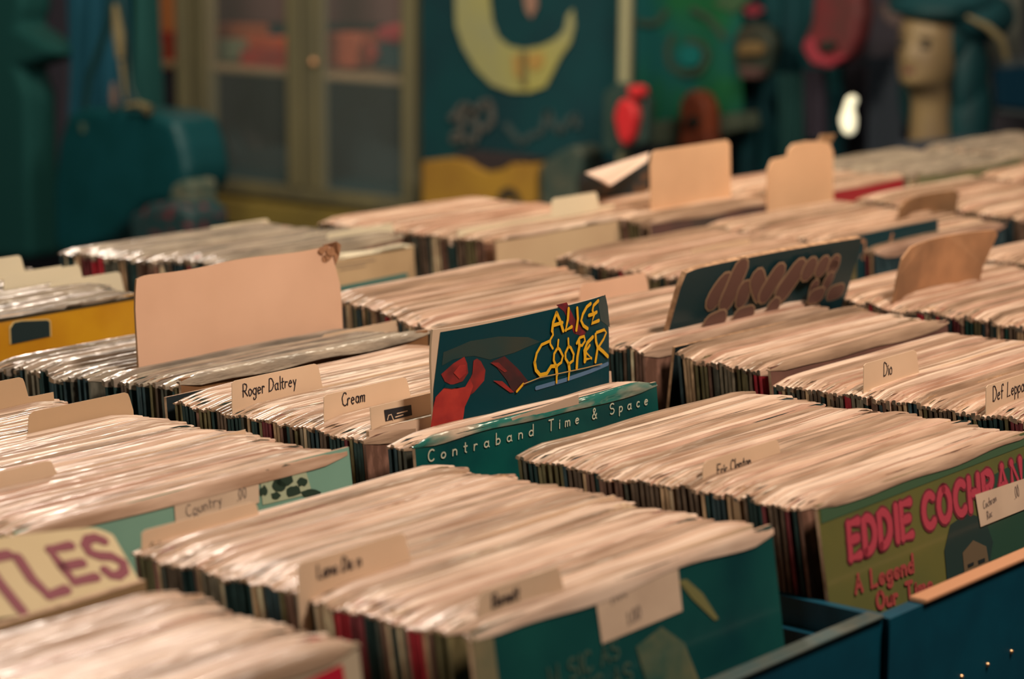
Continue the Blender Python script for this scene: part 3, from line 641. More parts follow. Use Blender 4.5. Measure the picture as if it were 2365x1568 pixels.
for i, nm in enumerate(names0):
    bin_(cols[i][0], cols[i][1], .843 if i != 2 else .838, 1.222, nm, .834, i == 2)
names1 = [None, 'dark record bin at the left holding the pale blue-green cover', 'dark record bin holding the yellow dripping lettered cover', 'dark record bin holding the brown bubble lettered cover']
bin_(1.015, 1.392, 1.228, 1.57, names1[1], .79); bin_(1.397, 1.79, 1.228, 1.545, names1[2], .79); bin_(1.80, 2.17, 1.228, 1.535, names1[3], .79)

# counters carrying the bins
CT = mat('counter_dark', (8, 50, 64), .5, (10, 40, 56), 8)
def counter(lo, hi, label):
    o = empty('display_counter', ((lo[0]+hi[0])/2, (lo[1]+hi[1])/2, 0), label, 'counter'); c0 = o.location
    b = MB(); b.box((lo[0]-c0.x, lo[1]-c0.y, lo[2]), (hi[0]-c0.x, hi[1]-c0.y, hi[2]-.03), CT); b.build('counter_body', o)
    b = MB(); b.box((lo[0]-.01-c0.x, lo[1]-.004-c0.y, hi[2]-.03), (hi[0]+.01-c0.x, hi[1]+.004-c0.y, hi[2]), CT); bevel(b.build('counter_top', o), .003)
    return o
k = counter((.62, .86, 0), (2.2, 1.55, .56), 'dark teal counter under the nearest record bins')
counter((1.4, 1.56, 0), (2.5, 2.28, .56), 'dark counter under the bins with the yellow cover and torn board')
counter((2.215, 1.0, 0), (4.2, 1.535, .56), 'dark counter under the bins right of the bubble lettered cover')
counter((2.515, 1.56, 0), (4.25, 2.5, .56), 'dark counter under the farthest record bins at the right')
# fascia with little bright studs
for (px, py) in ((2335, 1505), (2280, 1535), (2220, 1563)):
    p = on_y(px, py, .838); b = MB()
    b.grid([[(r*math.cos(a*PI/6), d, r*math.sin(a*PI/6)) for a in range(12)] for r, d in ((.0018, 0), (.0015, -.0012), (.0006, -.0018))], mat('brass_stud', (226, 180, 130), .2, metal=.7), True)
    tag(b.build('upholstery_stud', loc=p, smooth=True), 'tiny shiny stud on the dark bin front at the lower right corner', 'stud', 'studs on the dark bin front')

# ------------------------------------------------------------------ room
def struct(name, lo, hi, m):
    b = MB(); b.box(lo, hi, m); return tag(b.build(name), kind='structure')
struct('floor', (-3, -3, -.05), (7, 8, 0), mat('floor_lino', (46, 50, 50), .5, (36, 42, 44), 6))
struct('ceiling', (-3, -3, 2.8), (7, 8, 2.85), mat('ceiling_paint', (60, 76, 78), .8))
WL = mat('wall_paint', (62, 58, 70), .8, (44, 54, 64), 1.5)
struct('wall_back', (5.45, -3, 0), (5.55, 8, 2.8), WL); struct('wall_left', (-3, 7.0, 0), (6.0, 7.1, 2.8), WL)
struct('wall_front', (-3.1, -3, 0), (-3, 8, 2.8), WL); struct('wall_right', (-3, -3.1, 0), (6.1, -3, 2.8), WL)

# ------------------------------------------------------------------ glass cabinet
CX = 4.6
OLV = mat('cabinet_wood', (126, 120, 92), .5, (112, 108, 88), 12, (1, 1, .2)); DKI = mat('cabinet_inside', (0, 60, 72), .7)
def q(px, py, X=CX): return on_x(px, py, X)
cab = empty('display_cabinet', (CX, q(700, 470).y, 0), 'olive wooden display cabinet with glass doors at the back', 'cabinet')
c0 = cab.location
def cbox(name, xa, xb, ya, yb, za, zb, m, par=cab, bev=.004):
    b = MB(); b.box((xa-c0.x, min(ya, yb)-c0.y, za), (xb-c0.x, max(ya, yb)-c0.y, zb), m); o = b.build(name, par)
    return bevel(o, bev) if bev else o
yL = q(330, 200).y; y0 = q(418, 200).y; y1 = q(480, 200).y; m0 = q(672, 200).y; m1 = q(740, 200).y; r0 = q(938, 200).y; r1 = q(970, 200).y
zb = q(700, 432).z; zt = 1.75; zs = q(700, 170).z
cbox('post', CX-.02, CX+.04, y0, q(441, 200).y, .3, zt, OLV); cbox('post', CX-.01, CX+.04, q(455, 200).y, y1, .3, zt, OLV)
dA = cbox('door', CX-.02, CX+.02, m0, q(704, 200).y, zb, zt, OLV); dB = cbox('door', CX-.014, CX+.03, q(708, 200).y, m1, zb, zt, OLV)
cbox('post', CX-.02, CX+.04, r0, r1, .3, zt, OLV)
cbox('bottom_rail', CX-.018, CX+.03, y0, r1, zb-.035, zb, OLV)
cbox('plinth', CX-.06, CX+.5, y0, r1, zb-.11, zb-.045, mat('plinth_wood', (158, 138, 74), .45, (140, 122, 68), 10))
cbox('base_cupboard', CX-.02, CX+.48, y0, r1, 0, zb-.11, OLV)
cbox('top_rail', CX-.018, CX+.4, yL, r1, zt, zt+.06, OLV)
cbox('back_panel', CX+.42, CX+.44, yL, r1, .1, zt, DKI, bev=0)
cbox('side_panel', CX+.04, CX+.44, r1, r0+.004, zb, zt, OLV, bev=0)
cbox('cabinet_floor', CX+.03, CX+.42, y0, r1, zb-.02, zb+.004, DKI, bev=0)
cbox('shelf', CX+.02, CX+.42, yL, r0, zs-.014, zs, mat('shelf_wood', (150, 132, 104), .5))
GL = bpy.data.materials.new('glass'); GL.use_nodes = True; nt = GL.node_tree; g_ = nt.nodes['Principled BSDF']
g_.inputs['Base Color'].default_value = (.8, .95, .95, 1); g_.inputs['Roughness'].default_value = .02; g_.inputs['Alpha'].default_value = .05
for a, b, dd in ((y1, m0, dA), (m1, r0, dB)): cbox('glass_pane', CX+.004, CX+.007, a, b, zb, zt, GL, dd, 0)
kn = q(738, 142); b = MB()
rows = [[(-.012*math.cos(t), .011*math.sin(t)*math.cos(p), .011*math.sin(t)*math.sin(p)) for p in [i*PI/5 for i in range(10)]] for t in [.05, .5, 1, 1.5]]
b.grid(rows, mat('knob_brass', (255, 190, 140), .15, metal=.4, spec=1), True); kb = b.build('door_knob', dB, (CX-.02-c0.x, kn.y-c0.y, kn.z), True)
# things on the shelf
def slab(name, pts, X, d, m, label, cat, bev=.006, group=None, parent=None):
    """solid standing at x = X with the given outline and a real depth d"""
    P = [on_x(a, b_, X) for a, b_ in pts]; cen = sum(P, Vector())/len(P); mb = MB()
    mb.prism([p-cen for p in P], (d, 0, 0), m); o = mb.build(name, loc=cen)
    bm = bmesh.new(); bm.from_mesh(o.data); bmesh.ops.remove_doubles(bm, verts=bm.verts[:], dist=1e-5); bmesh.ops.recalc_face_normals(bm, faces=bm.faces[:]); bm.to_mesh(o.data); bm.free()
    if bev: bevel(o, bev, 3, 25)
    if parent: o.parent = parent; o.location = cen-parent.location
    else: tag(o, label, cat, group)
    return o
OR = mat('orange_box', (214, 110, 62), .5, (190, 84, 56), 20); RDB = mat('red_box', (176, 56, 52), .5, (140, 60, 50), 30); MV = mat('mauve_wallpaper', (104, 72, 74), .7)
SX = CX+.12
slab('folded_box', [(484, 55), (574, 58), (576, 90), (560, 96), (484, 92)], SX+.1, .08, mat('rust_box', (160, 90, 60), .6), 'rust coloured box standing behind the pale teal box in the cabinet', 'box')
slab('gift_box', [(487, 92), (548, 92), (550, 140), (487, 142)], SX, .07, mat('pale_teal_box', (112, 124, 104), .5), 'pale teal box on the cabinet shelf', 'box')
slab('gift_box', [(555, 86), (668, 86), (668, 114), (556, 112)], SX+.04, .08, OR, 'bright orange box on the left half of the cabinet shelf', 'box')
slab('gift_box', [(554, 115), (670, 117), (670, 162), (552, 156)], SX-.02, .1, RDB, 'reddish brown box under the bright orange box', 'box')
slab('gift_box', [(745, 76), (820, 78), (828, 100), (818, 158), (745, 152)], SX, .1, mat('salmon_box', (170, 88, 64), .5), 'salmon box on the right half of the cabinet shelf, left of the red cushion', 'box')
slab('red_cushion', [(864, 64), (900, 56), (936, 64), (934, 90), (905, 102), (868, 94)], SX-.02, .08, mat('red_velvet', (170, 50, 62), .6), 'pinkish red cushion on top of the dark box in the cabinet', 'cushion', .02)
slab('gift_box', [(868, 100), (936, 98), (936, 166), (862, 158)], SX, .1, DKI, 'dark box at the right end of the cabinet shelf', 'box')
slab('red_ribbon', [(838, 100), (862, 104), (868, 128), (852, 146), (842, 140), (850, 122)], SX-.03, .02, RDB, 'red curled ribbon between the salmon box and the dark box', 'ribbon')
slab('wrapping_sheet', [(484, -60), (936, -60), (936, 56), (484, 50)], CX+.40, .01, MV, 'mauve paper lining the inside back of the cabinet', 'paper', 0)
slab('carton', [(318, -20), (360, -20), (357, 96), (328, 95)], SX, .08, mat('ochre_box', (168, 112, 70), .5), 'ochre carton left of the cabinet post', 'box')
slab('carton', [(362, 72), (410, 76), (410, 163), (362, 160)], SX, .08, RDB, 'small reddish carton left of the cabinet post', 'box')
slab('carton', [(330, 98), (358, 100), (358, 160), (330, 158)], SX-.03, .06, mat('olive_box', (140, 116, 70), .5), 'small olive carton on the shelf left of the cabinet post', 'box')
slab('stored_figure', [(540, 235), (560, 220), (575, 235), (580, 300), (600, 350), (560, 375), (545, 340), (550, 300), (530, 280)], CX+.25, .08, mat('dim_brown', (60, 58, 64), .6), 'dim brownish figure behind the lower left glass pane', 'figure', .012)
slab('stored_bag', [(484, 300), (520, 295), (545, 350), (660, 335), (668, 410), (484, 405)], CX+.2, .14, mat('dim_teal', (38, 58, 66), .7), 'dim teal bundle on the floor of the cabinet, left half', 'bundle', .02)
slab('stored_bag', [(760, 250), (830, 240), (870, 330), (930, 350), (930, 430), (750, 420)], CX+.25, .14, MATS['dim_teal'], 'dim teal bundle on the floor of the cabinet, right half', 'bundle', .02)

# ------------------------------------------------------------------ banner with the pale ring
BX = 4.56
CLB = mat('black_cloth', (4, 66, 74), .85, (8, 56, 66), 6)
def cloth(name, xa, xb, ya, yb, X, m, label, cat, folds=3, amp=.012, th=.01, wav=0):
    """hanging cloth with vertical folds, real thickness; picture bounds xa..xb, ya..yb"""
    TLp, TR, BLp, BRp = on_x(xa, ya, X), on_x(xb, ya, X), on_x(xa, yb, X), on_x(xb, yb, X); n = 30; k = 10; cen = (TLp+BRp)/2
    FR = []; BK = []
    for j in range(k+1):
        t = j/k; a = TLp.lerp(BLp, t); b = TR.lerp(BRp, t)
        r = [a.lerp(b, i/n)+Vector((amp*math.sin(folds*2*PI*i/n+1.3*t)*(.4+.6*t), 0, wav*math.sin(5*PI*i/n)*t))-cen for i in range(n+1)]
        FR.append(r); BK.append([p+Vector((th, 0, 0)) for p in r])
    mb = MB(); mb.grid(FR, m); mb.grid(BK[::-1], m)
    mb.grid([BK[0], FR[0]], m); mb.grid([FR[-1], BK[-1]], m); mb.grid([[r[0] for r in BK], [r[0] for r in FR]], m); mb.grid([[r[-1] for r in FR], [r[-1] for r in BK]], m)
    return tag(mb.build(name, loc=cen, smooth=True), label, cat), cen
ban, cen = cloth('printed_banner', 972, 1436, -140, 372, BX, CLB, 'black hanging banner with a pale crescent shape and faint script', 'banner', 1, .004, .006)
def ink(parent, cen, pts, X, m, d=.008, name='print'):
    P = [on_x(a, b, X)-cen-Vector((d, 0, 0)) for a, b in pts]; mb = MB(); mb.prism(P, (.003, 0, 0), m); return mb.build(name, parent)
CRE = mat('crescent_print', (178, 172, 98), .7, (160, 160, 120), 5)
ou = [(1058, -120), (1056, 0), (1058, 60), (1075, 110), (1105, 160), (1140, 195), (1185, 212), (1230, 212), (1265, 200), (1280, 170), (1300, 130), (1322, 100), (1332, 60), (1328, 20), (1315, 35), (1308, 70), (1285, 92), (1255, 106), (1215, 113), (1180, 106), (1155, 85), (1142, 50), (1136, 0), (1138, -120)]
ink(ban, cen, ou, BX, CRE, .009, 'crescent')
ink(ban, cen, [(1190, 130), (1216, 122), (1214, 180), (1196, 175)], BX, mat('crescent_tan', (184, 148, 84), .7), .0125, 'crescent_marking')
ink(ban, cen, [(1224, 124), (1262, 120), (1262, 150), (1240, 166), (1226, 150)], BX, MATS['crescent_tan'], .0125, 'crescent_marking')
ink(ban, cen, [(1209, 118), (1222, 118), (1224, 200), (1212, 200)], BX, mat('crescent_line', (120, 108, 72), .7), .013, 'crescent_marking')
ink(ban, cen, [(1208, -40), (1242, -40), (1246, 15), (1232, 42), (1220, 25)], BX, mat('pink_drop', (160, 124, 110), .7), .009, 'pale_drop')
SCR = mat('script_print', (92, 92, 90), .7)
def script(parent, cen, paths, X, wpx, m, name='lettering'):
    mb = MB(); sc_ = X/5770*1.25
    for p in paths:
        for (a, b) in zip(p, p[1:]):
            dx, dy = b[0]-a[0], b[1]-a[1]; l = math.hypot(dx, dy); nx, ny = -dy/l*wpx/2, dx/l*wpx/2
            mb.prism([on_x(a[0]+nx, a[1]+ny, X)-cen-Vector((.009, 0, 0)), on_x(b[0]+nx, b[1]+ny, X)-cen-Vector((.009, 0, 0)), on_x(b[0]-nx, b[1]-ny, X)-cen-Vector((.009, 0, 0)), on_x(a[0]-nx, a[1]-ny, X)-cen-Vector((.009, 0, 0))], (.003, 0, 0), m)
    return mb.build(name, parent)
script(ban, cen, [[(1092, 250), (1098, 262)], [(1045, 275), (1058, 262), (1075, 240), (1092, 250), (1098, 270), (1110, 300), (1095, 330), (1078, 318), (1045, 322)], [(1098, 262), (1125, 232), (1138, 240), (1142, 280), (1120, 300)], [(1075, 250), (1070, 300), (1050, 315)]], BX, 15, SCR)
script(ban, cen, [[(1172, 285), (1190, 310), (1210, 330), (1230, 312), (1255, 305), (1270, 255), (1285, 290), (1300, 305), (1318, 275), (1335, 265), (1338, 295)]], BX, 14, mat('script_dim', (66, 82, 84), .7))
# white pole
b = MB(); p0 = on_x(1448, -80, BX-.05); p1 = on_x(1440, 345, BX-.05); b.tube([p0-p1, Vector()], .017, mat('pole_paint', (158, 156, 124), .5)); b.tube([(0, 0, -.7), (0, 0, 0)], .014, MATS['pole_paint'])
tag(b.build('metal_pole', loc=p1, smooth=True), 'pale upright pole right of the black banner', 'pole')
# yellow carton with a black wheel-like ring
yb_ = slab('yellow_carton', [(974, 372), (1040, 366), (1075, 372), (1090, 385), (1120, 400), (1160, 392), (1180, 378), (1238, 380), (1240, 470), (1180, 490), (974, 485)], BX-.08, .12, mat('yellow_carton', (184, 142, 58), .5, (168, 126, 56), 8), 'yellow carton with a dark half ring, standing below the black banner', 'box', .004)
c0_ = yb_.location
mb = MB(); pc = on_x(1178, 468, BX-.085); ring = []
for t in [i*PI/10 for i in range(21)]: ring.append([pc-c0_+Vector((-.004, r*math.cos(t), r*math.sin(t))) for r in (.018, .036)])
mb.grid(ring, mat('dark_ring', (54, 54, 50), .6)); mb.build('dark_ring', yb_)
slab('dark_cap', [(1040, 352), (1080, 350), (1190, 362), (1235, 372), (1180, 378), (1160, 392), (1120, 402), (1085, 386), (1060, 368)], BX-.06, .06, mat('plum_cloth', (54, 46, 50), .8), 'dark plum cloth draped over the yellow carton', 'cloth', .006)
slab('grey_pouch', [(1245, 380), (1290, 350), (1325, 335), (1345, 350), (1340, 400), (1330, 430), (1320, 520), (1245, 520)], BX-.1, .08, mat('grey_pouch', (56, 76, 72), .7, (88, 92, 80), 14), 'grey-green patterned pouch beside the yellow carton', 'pouch', .01)
# blister pack with red toy
bp_ = slab('blister_pack', [(1392, 215), (1425, 190), (1480, 200), (1496, 240), (1490, 330), (1440, 352), (1390, 350)], BX-.14, .03, mat('blister_grey', (54, 74, 70), .4), 'clear hanging pack holding a bright red spike shaped toy', 'package', .006)
RT = mat('red_toy', (214, 50, 56), .4)
slab('red_toy', [(1424, 235), (1440, 226), (1462, 240), (1468, 270), (1456, 320), (1440, 342), (1424, 318), (1414, 270)], BX-.165, .03, RT, '', '', .01, parent=bp_)
slab('red_cap', [(1446, 200), (1470, 196), (1482, 206), (1480, 224), (1460, 228), (1448, 218)], BX-.165, .03, RT, '', '', .006, parent=bp_)

# ------------------------------------------------------------------ tapestry and hangings
TX = 5.2
TAP = mat('tapestry_cloth', (10, 92, 96), .85, (26, 108, 66), 5, lo=.4, hi=.6)
tp, cen = cloth('hanging_tapestry', 1466, 1712, -120, 282, TX, TAP, 'teal and green hanging tapestry with brown swirls', 'tapestry', 2, .006, .006)
BSW = mat('swirl_brown', (66, 84, 72), .8)
for sw_ in ([(1475, 48), (1500, 55), (1525, 50), (1545, 22)], [(1560, 80), (1545, 110), (1550, 150), (1580, 170), (1620, 165), (1640, 130), (1625, 100), (1590, 92)], [(1600, 20), (1640, 40), (1680, 90)]): script(tp, cen, [sw_], TX, 13, BSW, 'swirl')
ink(tp, cen, blob(1598, 128, 26, 26, 14), TX, mat('swirl_teal', (10, 118, 120), .8), .009, 'teal_disc')
ink(tp, cen, [(1745, -10), (1700, 30), (1650, 10), (1690, -30)], TX, mat('tapestry_sage', (70, 104, 74), .8), .009, 'sage_patch')
ink(tp, cen, [(1722, 18), (1750, 8), (1772, 22), (1752, 36), (1730, 34)], TX, mat('tapestry_red', (140, 46, 62), .8), .012, 'red_patch')
slab('wall_ledge', [(1484, 284), (1700, 262), (1705, 300), (1600, 330), (1486, 334)], TX-.05, .1, mat('ledge_grey', (100, 112, 96), .6), 'grey-green ledge under the teal tapestry', 'ledge', .004)
ms = slab('carved_mask', [(1566, 240), (1580, 214), (1602, 208), (1622, 222), (1634, 255), (1636, 300), (1640, 345), (1560, 345), (1568, 300)], TX-.12, .06, mat('orange_mask', (160, 78, 48), .6, (120, 62, 46), 14), 'orange carved mask below the teal tapestry', 'mask', .018)
slab('mask_mouth', [(1582, 275), (1600, 268), (1614, 278), (1608, 292), (1590, 294)], TX-.135, .03, mat('mask_dark', (40, 48, 44), .6), '', '', .004, parent=ms)
hx, cen = cloth('hanging_shirt', 1690, 1935, -120, 420, TX+.1, CLB, 'black hanging shirts behind the brown mask', 'clothing', 5, .02, .02)
cloth('hanging_shirt', 1796, 1860, 170, 400, TX, mat('dark_green_cloth', (16, 62, 62), .85), 'dark green hanging cloth below the pink mask', 'clothing', 2, .015, .02)
cloth('hanging_shirt', 1855, 1900, 160, 320, TX-.03, mat('plum_dim_cloth', (48, 42, 56), .85), 'dark plum hanging cloth below the pink mask', 'clothing', 1, .01, .02)
m2_ = slab('carved_mask', [(1690, 90), (1705, 62), (1735, 50), (1768, 62), (1786, 100), (1775, 140), (1765, 180), (1735, 188), (1706, 182), (1692, 140)], TX-.04, .05, mat('dark_mask', (52, 64, 56), .6, (66, 62, 52), 10), 'dark brown carved face mask right of the teal tapestry', 'mask', .016)
slab('mask_brow', [(1700, 112), (1712, 98), (1745, 96), (1762, 112), (1756, 128), (1702, 128)], TX-.06, .03, mat('mask_tan', (128, 104, 68), .6), '', '', .006, parent=m2_)
slab('mask_jaw', [(1702, 156), (1756, 158), (1752, 182), (1710, 182)], TX-.06, .03, mat('mask_plum', (98, 72, 70), .6), '', '', .006, parent=m2_)
m3 = slab('carved_mask', [(1878, -30), (1985, -30), (1988, 40), (1978, 90), (1958, 135), (1915, 160), (1875, 150), (1850, 112), (1854, 85), (1868, 60)], TX-.1, .07, mat('pink_mask', (122, 50, 56), .55, (96, 56, 56), 9), 'long pinkish red hanging mask with a hooked lower end', 'mask', .02)
slab('mask_eye', [(1885, 100), (1912, 92), (1930, 100), (1922, 116), (1895, 122)], TX-.115, .03, MATS['mask_dark'], '', '', .006, parent=m3)
slab('mask_rim', [(1850, 112), (1858, 88), (1876, 88), (1882, 118), (1905, 138), (1935, 125), (1948, 135), (1915, 158), (1872, 148)], TX-.12, .03, mat('mask_rose', (164, 56, 72), .5), '', '', .008, parent=m3)
slab('pale_pennant', [(2018, 12), (2090, 8), (2120, 14), (2100, 50), (2070, 65), (2046, 50)], TX, .02, mat('pennant_grey', (100, 84, 84), .7), 'greyish pink pennant hanging left of the mannequin head', 'pennant', .003)
slab('display_block', [(1978, 134), (2075, 128), (2085, 200), (2070, 1150), (1975, 1150), (2004, 240), (2006, 160)], TX+.05, .1, mat('mauve_block', (56, 64, 78), .7), 'mauve-grey panel left of the mannequin head', 'panel', .004)
o = slab('pale_ornament', [(1935, 278), (1944, 252), (1952, 226), (1964, 218), (1974, 230), (1964, 252), (1970, 276), (1968, 302), (1958, 314), (1944, 306)], 4.4, .02, mat('glow_white', (255, 248, 214), .3, emit=.38), 'small white teardrop shaped ornament with a painted glow', 'ornament', .008)  # emission stands in for the bright highlight on the white ornament

# ------------------------------------------------------------------ mannequin head with wig and hat
MX = 5.0
hc = on_x(2152, 120, MX); he = empty('mannequin_head', (hc.x, hc.y, on_x(2150, 340, MX).z), 'pale mannequin head with dark wig and black hat, looking left', 'mannequin')
SKIN = mat('mannequin_skin', (150, 128, 90), .45, (128, 108, 84), 8)
def head_mesh():
    # local: face looks along +x, z up, origin at head centre
    mb = MB(); rows = []
    prof = [(-.27, .062, .058, -.012), (-.2, .056, .052, -.008), (-.16, .052, .049, -.006), (-.12, .05, .047, -.004), (-.095, .05, .048, .01), (-.088, .066, .05, .022), (-.075, .078, .056, .024), (-.06, .084, .062, .02), (-.04, .088, .067, .014),
            (-.02, .09, .07, .01), (0, .092, .073, .006), (.02, .094, .075, .002), (.045, .097, .076, -.002), (.07, .09, .071, -.006), (.09, .074, .06, -.01), (.105, .05, .042, -.012), (.115, .015, .014, -.012)]
    n = 28
    for z, rx, ry, cx in prof:
        r = []
        for i in range(n):
            a = 2*PI*i/n; ca, sa = math.cos(a), math.sin(a); x = cx+rx*ca; y = ry*sa
            fr = max(0, ca)
            if fr > 0:
                w_ = math.exp(-(sa/.22)**2)
                x += .020*w_*math.exp(-((z+.018)/.014)**2)*fr + .010*w_*math.exp(-((z-.002)/.016)**2)*fr      # nose
                x += .007*math.exp(-(sa/.34)**2)*math.exp(-((z+.048)/.007)**2)                                # lips
                x += .007*math.exp(-(sa/.35)**2)*math.exp(-((z+.078)/.010)**2)                                # chin
                x -= .011*math.exp(-((abs(sa)-.42)/.17)**2)*math.exp(-((z-.012)/.012)**2)                     # eye sockets
                x -= .004*math.exp(-(sa/.3)**2)*math.exp(-((z+.062)/.006)**2)
            r.append((x, y, z))
        rows.append(r)
    mb.grid(rows, SKIN, True); mb.poly(rows[0][::-1], SKIN); mb.poly(rows[-1], SKIN); return mb
look = (-CR*.66-Vector((_h.x, _h.y, 0))*.75); look.z = 0; ang = math.atan2(look.y, look.x)
hd = head_mesh().build('head', he, smooth=True); S = .93
hz = on_x(2145, 113, MX).z-he.location.z
def hplace(o): o.location = (0, 0, hz); o.rotation_euler = (0, 0, ang); o.scale = (S, S, S); return o
hplace(hd); subd(hd, 1)
def hblob(name, spec, m, par=he):
    mb = MB()
    for (cx, cy, cz, rx, ry, rz) in spec:
        rows = []
        for j in range(1, 10):
            t = PI*j/10; rows.append([(cx+rx*math.sin(t)*math.cos(p), cy+ry*math.sin(t)*math.sin(p), cz+rz*math.cos(t)) for p in [i*PI/9 for i in range(18)]])
        mb.grid(rows, m, True); mb.poly(rows[0], m); mb.poly(rows[-1][::-1], m)
    return hplace(mb.build(name, par, smooth=True))
hblob('eye', [(.081, .031, .012, .011, .013, .0075)], mat('painted_eye', (34, 40, 42), .3)); hblob('eye', [(.081, -.031, .012, .011, .013, .0075)], MATS['painted_eye'])
hblob('lips', [(.100, 0, -.047, .009, .017, .0065)], mat('painted_lips', (124, 70, 72), .4))
for s_ in (-1, 1): hblob('eyebrow', [(.085, s_*.032, .03, .008, .018, .0025)], MATS['painted_eye'])
HAIR = mat('dark_wig', (8, 62, 68), .6, (14, 52, 58), 60, (1, 1, .2))
def hair():
    mb = MB(); n = 32; rows = []
    for j in range(18):
        t = j/17; z = .12-.40*t; rr = math.sin(min(1, t*3.2+.12)*PI/2)
        r = []
        for i in range(n):
            a = 2*PI*i/n; ca = math.cos(a); x = -.012+(.112+.012*math.sin(i*1.9+j*.3))*rr*ca; y = (.094+.006*math.sin(i*2.3))*rr*math.sin(a)
            lim = .066 if z > .045 else (.0 if z > -.1 else -.03)
            x = min(x, lim+.02*abs(math.sin(a)))
            r.append((x, y, z))
        rows.append(r)
    mb.grid(rows, HAIR, True); mb.poly(rows[0], HAIR); mb.poly(rows[-1][::-1], HAIR); return mb
hblob('wig', [(-.045, .0, .03, .105, .102, .115), (-.055, .075, -.06, .06, .04, .13), (-.07, .07, -.17, .065, .055, .14), (-.035, -.075, -.08, .045, .03, .13), (.02, .02, .095, .085, .095, .034)], HAIR)
HAT = mat('hat_felt', (6, 60, 68), .8, (8, 66, 74), 30)
hblob('hat', [(-.03, .01, .115, .125, .14, .045), (-.07, .085, .08, .10, .085, .062), (.03, 0, .098, .075, .1, .02)], HAT)
mb = MB(); mb.tube([(.035, .115, .085), (.0, .15, .062), (-.04, .168, .03), (-.075, .165, -.02)], [.005, .009, .011, .008], mat('hat_band', (140, 128, 96), .4), 8); hplace(mb.build('hat_band', he, smooth=True))
slab('display_block', [(2072, 328), (2230, 318), (2236, 1150), (2070, 1150)], MX-.06, .2, MATS['mauve_block'], 'block under the mannequin head', 'block', .004)
# screen and wall panel at the right
mn = slab('small_monitor', [(2268, 148), (2282, 138), (2420, 128), (2420, 276), (2290, 262), (2272, 250)], TX-.1, .06, mat('monitor_rim', (62, 70, 74), .5), 'dark monitor with a grey rim cut by the right edge', 'monitor', .008)
slab('screen', [(2290, 158), (2420, 146), (2420, 258), (2298, 246)], TX-.112, .03, mat('screen_black', (10, 40, 58), .25), '', '', .006, parent=mn)
slab('poster_panel', [(2250, -60), (2356, -60), (2354, 128), (2262, 138), (2300, 60)], TX+.1, .02, mat('grey_olive_panel', (84, 88, 84), .8), 'grey-olive panel above the dark monitor', 'panel', .002)

# ------------------------------------------------------------------ hanging bags and coats, left
LX = 3.7
strip = slab('wall_poster', [(-40, -60), (165, -60), (160, 120), (150, 330), (95, 560), (-40, 560)], LX+.9, .05, mat('purple_grey_panel', (66, 62, 76), .8), 'purple-grey panel behind the hanging coats at the left', 'panel', .004)
cloth('hanging_coat', 152, 265, -120, 300, LX+.15, mat('blue_coat', (0, 68, 90), .85), 'dark blue coat hanging at the left', 'coat', 3, .02, .04)
cloth('hanging_coat', 262, 335, -120, 250, LX+.22, mat('green_coat', (16, 72, 72), .85), 'dark green coat hanging right of the blue coat', 'coat', 2, .02, .04)
slab('hanging_scarf', [(-60, -60), (45, -60), (50, 20), (38, 60), (142, 125), (100, 140), (40, 160), (60, 220), (70, 600), (-60, 600)], LX+.1, .1, mat('green_black_scarf', (4, 68, 68), .85), 'dark green scarf bundle at the left edge', 'scarf', .02)
bagm = mat('black_leather', (4, 60, 66), .5, (8, 66, 74), 12)
bag = slab('shoulder_bag', [(150, 262), (190, 250), (300, 256), (360, 262), (402, 280), (420, 340), (432, 400), (425, 440), (390, 470), (330, 480), (250, 560), (140, 600), (120, 560), (118, 440), (130, 330)], LX, .14, bagm, 'black leather shoulder bag hanging at the left with pale strap ends', 'bag', .03)
mb = MB(); bl = bag.location; lp = lambda a, b_, dx=0: on_x(a, b_, LX+.03+dx)-bl
mb.tube([lp(196, 260), lp(205, 180), lp(250, 60), lp(262, -60)], .008, mat('strap_leather', (18, 54, 56), .5), 8); mb.tube([lp(330, 262), lp(300, 200), lp(290, 100), lp(276, -60)], .008, MATS['strap_leather'], 8); mb.build('strap', bag, smooth=True)
BT = mat('beige_tassel', (116, 104, 74), .6)
mb = MB(); mb.tube([lp(266, 10, -.04), lp(274, 80, -.04), lp(278, 135, -.04)], [.006, .014, .009], BT, 8); mb.tube([lp(280, 140, -.04), lp(290, 230, -.04)], [.006, .004], BT, 8); mb.build('pale_strap', bag, smooth=True)
mb = MB(); mb.tube([lp(262, 190, -.04), lp(263, 225, -.04), lp(262, 250, -.04)], [.004, .01, .005], mat('tassel_rose', (110, 88, 78), .6), 8); mb.build('tassel', bag, smooth=True)
mb = MB(); mb.tube([lp(290, 245, -.04), lp(322, 240, -.04), lp(345, 255, -.04)], [.006, .007, .012], BT, 8); mb.build('buckle', bag, smooth=True)
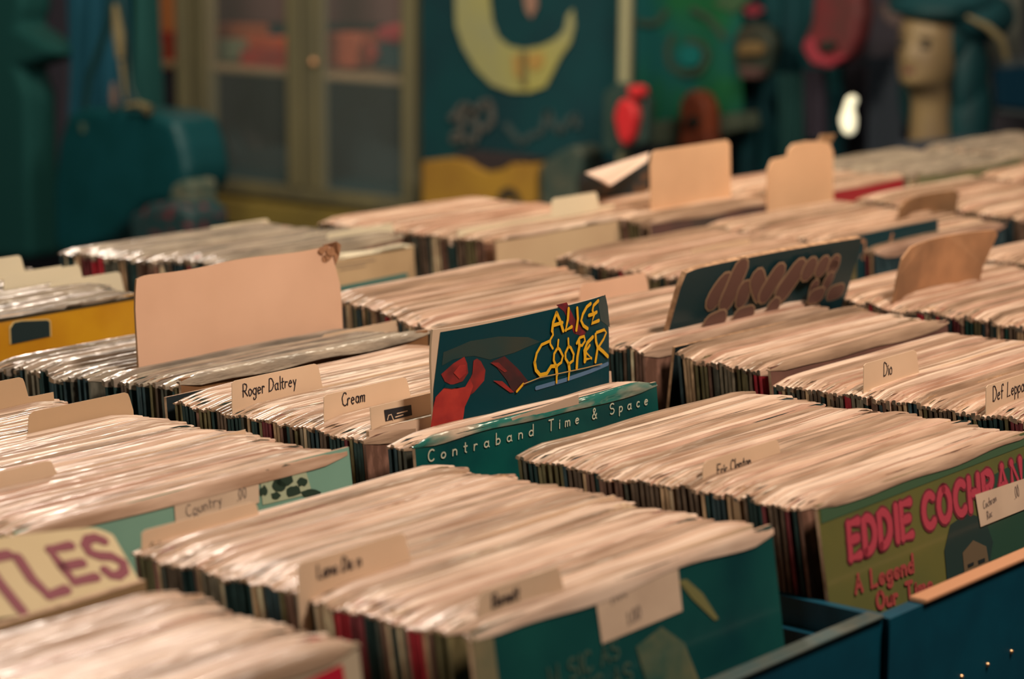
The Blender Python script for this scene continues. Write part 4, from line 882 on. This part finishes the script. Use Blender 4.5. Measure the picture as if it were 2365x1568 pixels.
mb = MB(); mb.tube([lp(192, 285, -.03), lp(192, 305, -.03)], [.009, .007], mat('dim_metal', (74, 92, 78), .4), 8); mb.build('zip_pull', bag, smooth=True)
slab('patterned_pouch', [(395, 428), (420, 415), (440, 420), (445, 520), (395, 520), (385, 470)], LX-.05, .08, mat('pouch_pattern', (50, 76, 70), .7, (100, 100, 84), 30), 'small grey-green patterned pouch right of the leather bag', 'pouch', .01)
slab('beaded_cushion', [(290, 500), (340, 470), (400, 465), (440, 490), (440, 575), (300, 580)], LX-.1, .12, mat('bead_pattern', (30, 58, 62), .6, (120, 40, 50), 40, lo=.55, hi=.68), 'dark cushion dotted with red below the leather bag', 'cushion', .02)

# ------------------------------------------------------------------ light
def area(name, loc, target, size, power, rgb, sy=None):
    l = bpy.data.lights.new(name, 'AREA'); l.size = size; l.energy = power; l.color = rgb
    if sy: l.shape = 'RECTANGLE'; l.size_y = sy
    o = bpy.data.objects.new(name, l); COL.objects.link(o); o.location = loc
    o.rotation_euler = (Vector(target)-Vector(loc)).to_track_quat('-Z', 'Y').to_euler(); return o
area('key_lamp', (1.9, .2, 2.6), (1.7, 1.3, .9), .4, 24, (1, .83, .70))
area('back_lamp', (3.0, 3.2, 2.6), (1.7, 1.6, .9), .3, 22, (1, .84, .70))
area('cabinet_lamp', (2.6, 3.3, 2.5), (4.6, 3.8, .9), .5, 17, (1, .86, .62))
area('hall_lamp', (3.2, 1.2, 2.6), (4.2, 2.2, .9), .6, 14, (1, .84, .62))
area('left_fill', (-1.4, 1.6, 2.0), (1.5, 1.3, .85), 1.2, 19, (.95, .90, .76))  # added fill from camera left to brighten the spines, no real fitting
p = bpy.data.lights.new('shelf_lamp', 'POINT'); p.energy = 2.2; p.color = (1, .6, .4); p.shadow_soft_size = .04
po = bpy.data.objects.new('shelf_lamp', p); COL.objects.link(po); po.location = (CX+.15, q(610, 100).y, 1.6)
w = bpy.data.worlds.new('world'); sc.world = w; w.use_nodes = True
w.node_tree.nodes['Background'].inputs[0].default_value = (.18, .52, .54, 1); w.node_tree.nodes['Background'].inputs[1].default_value = .62
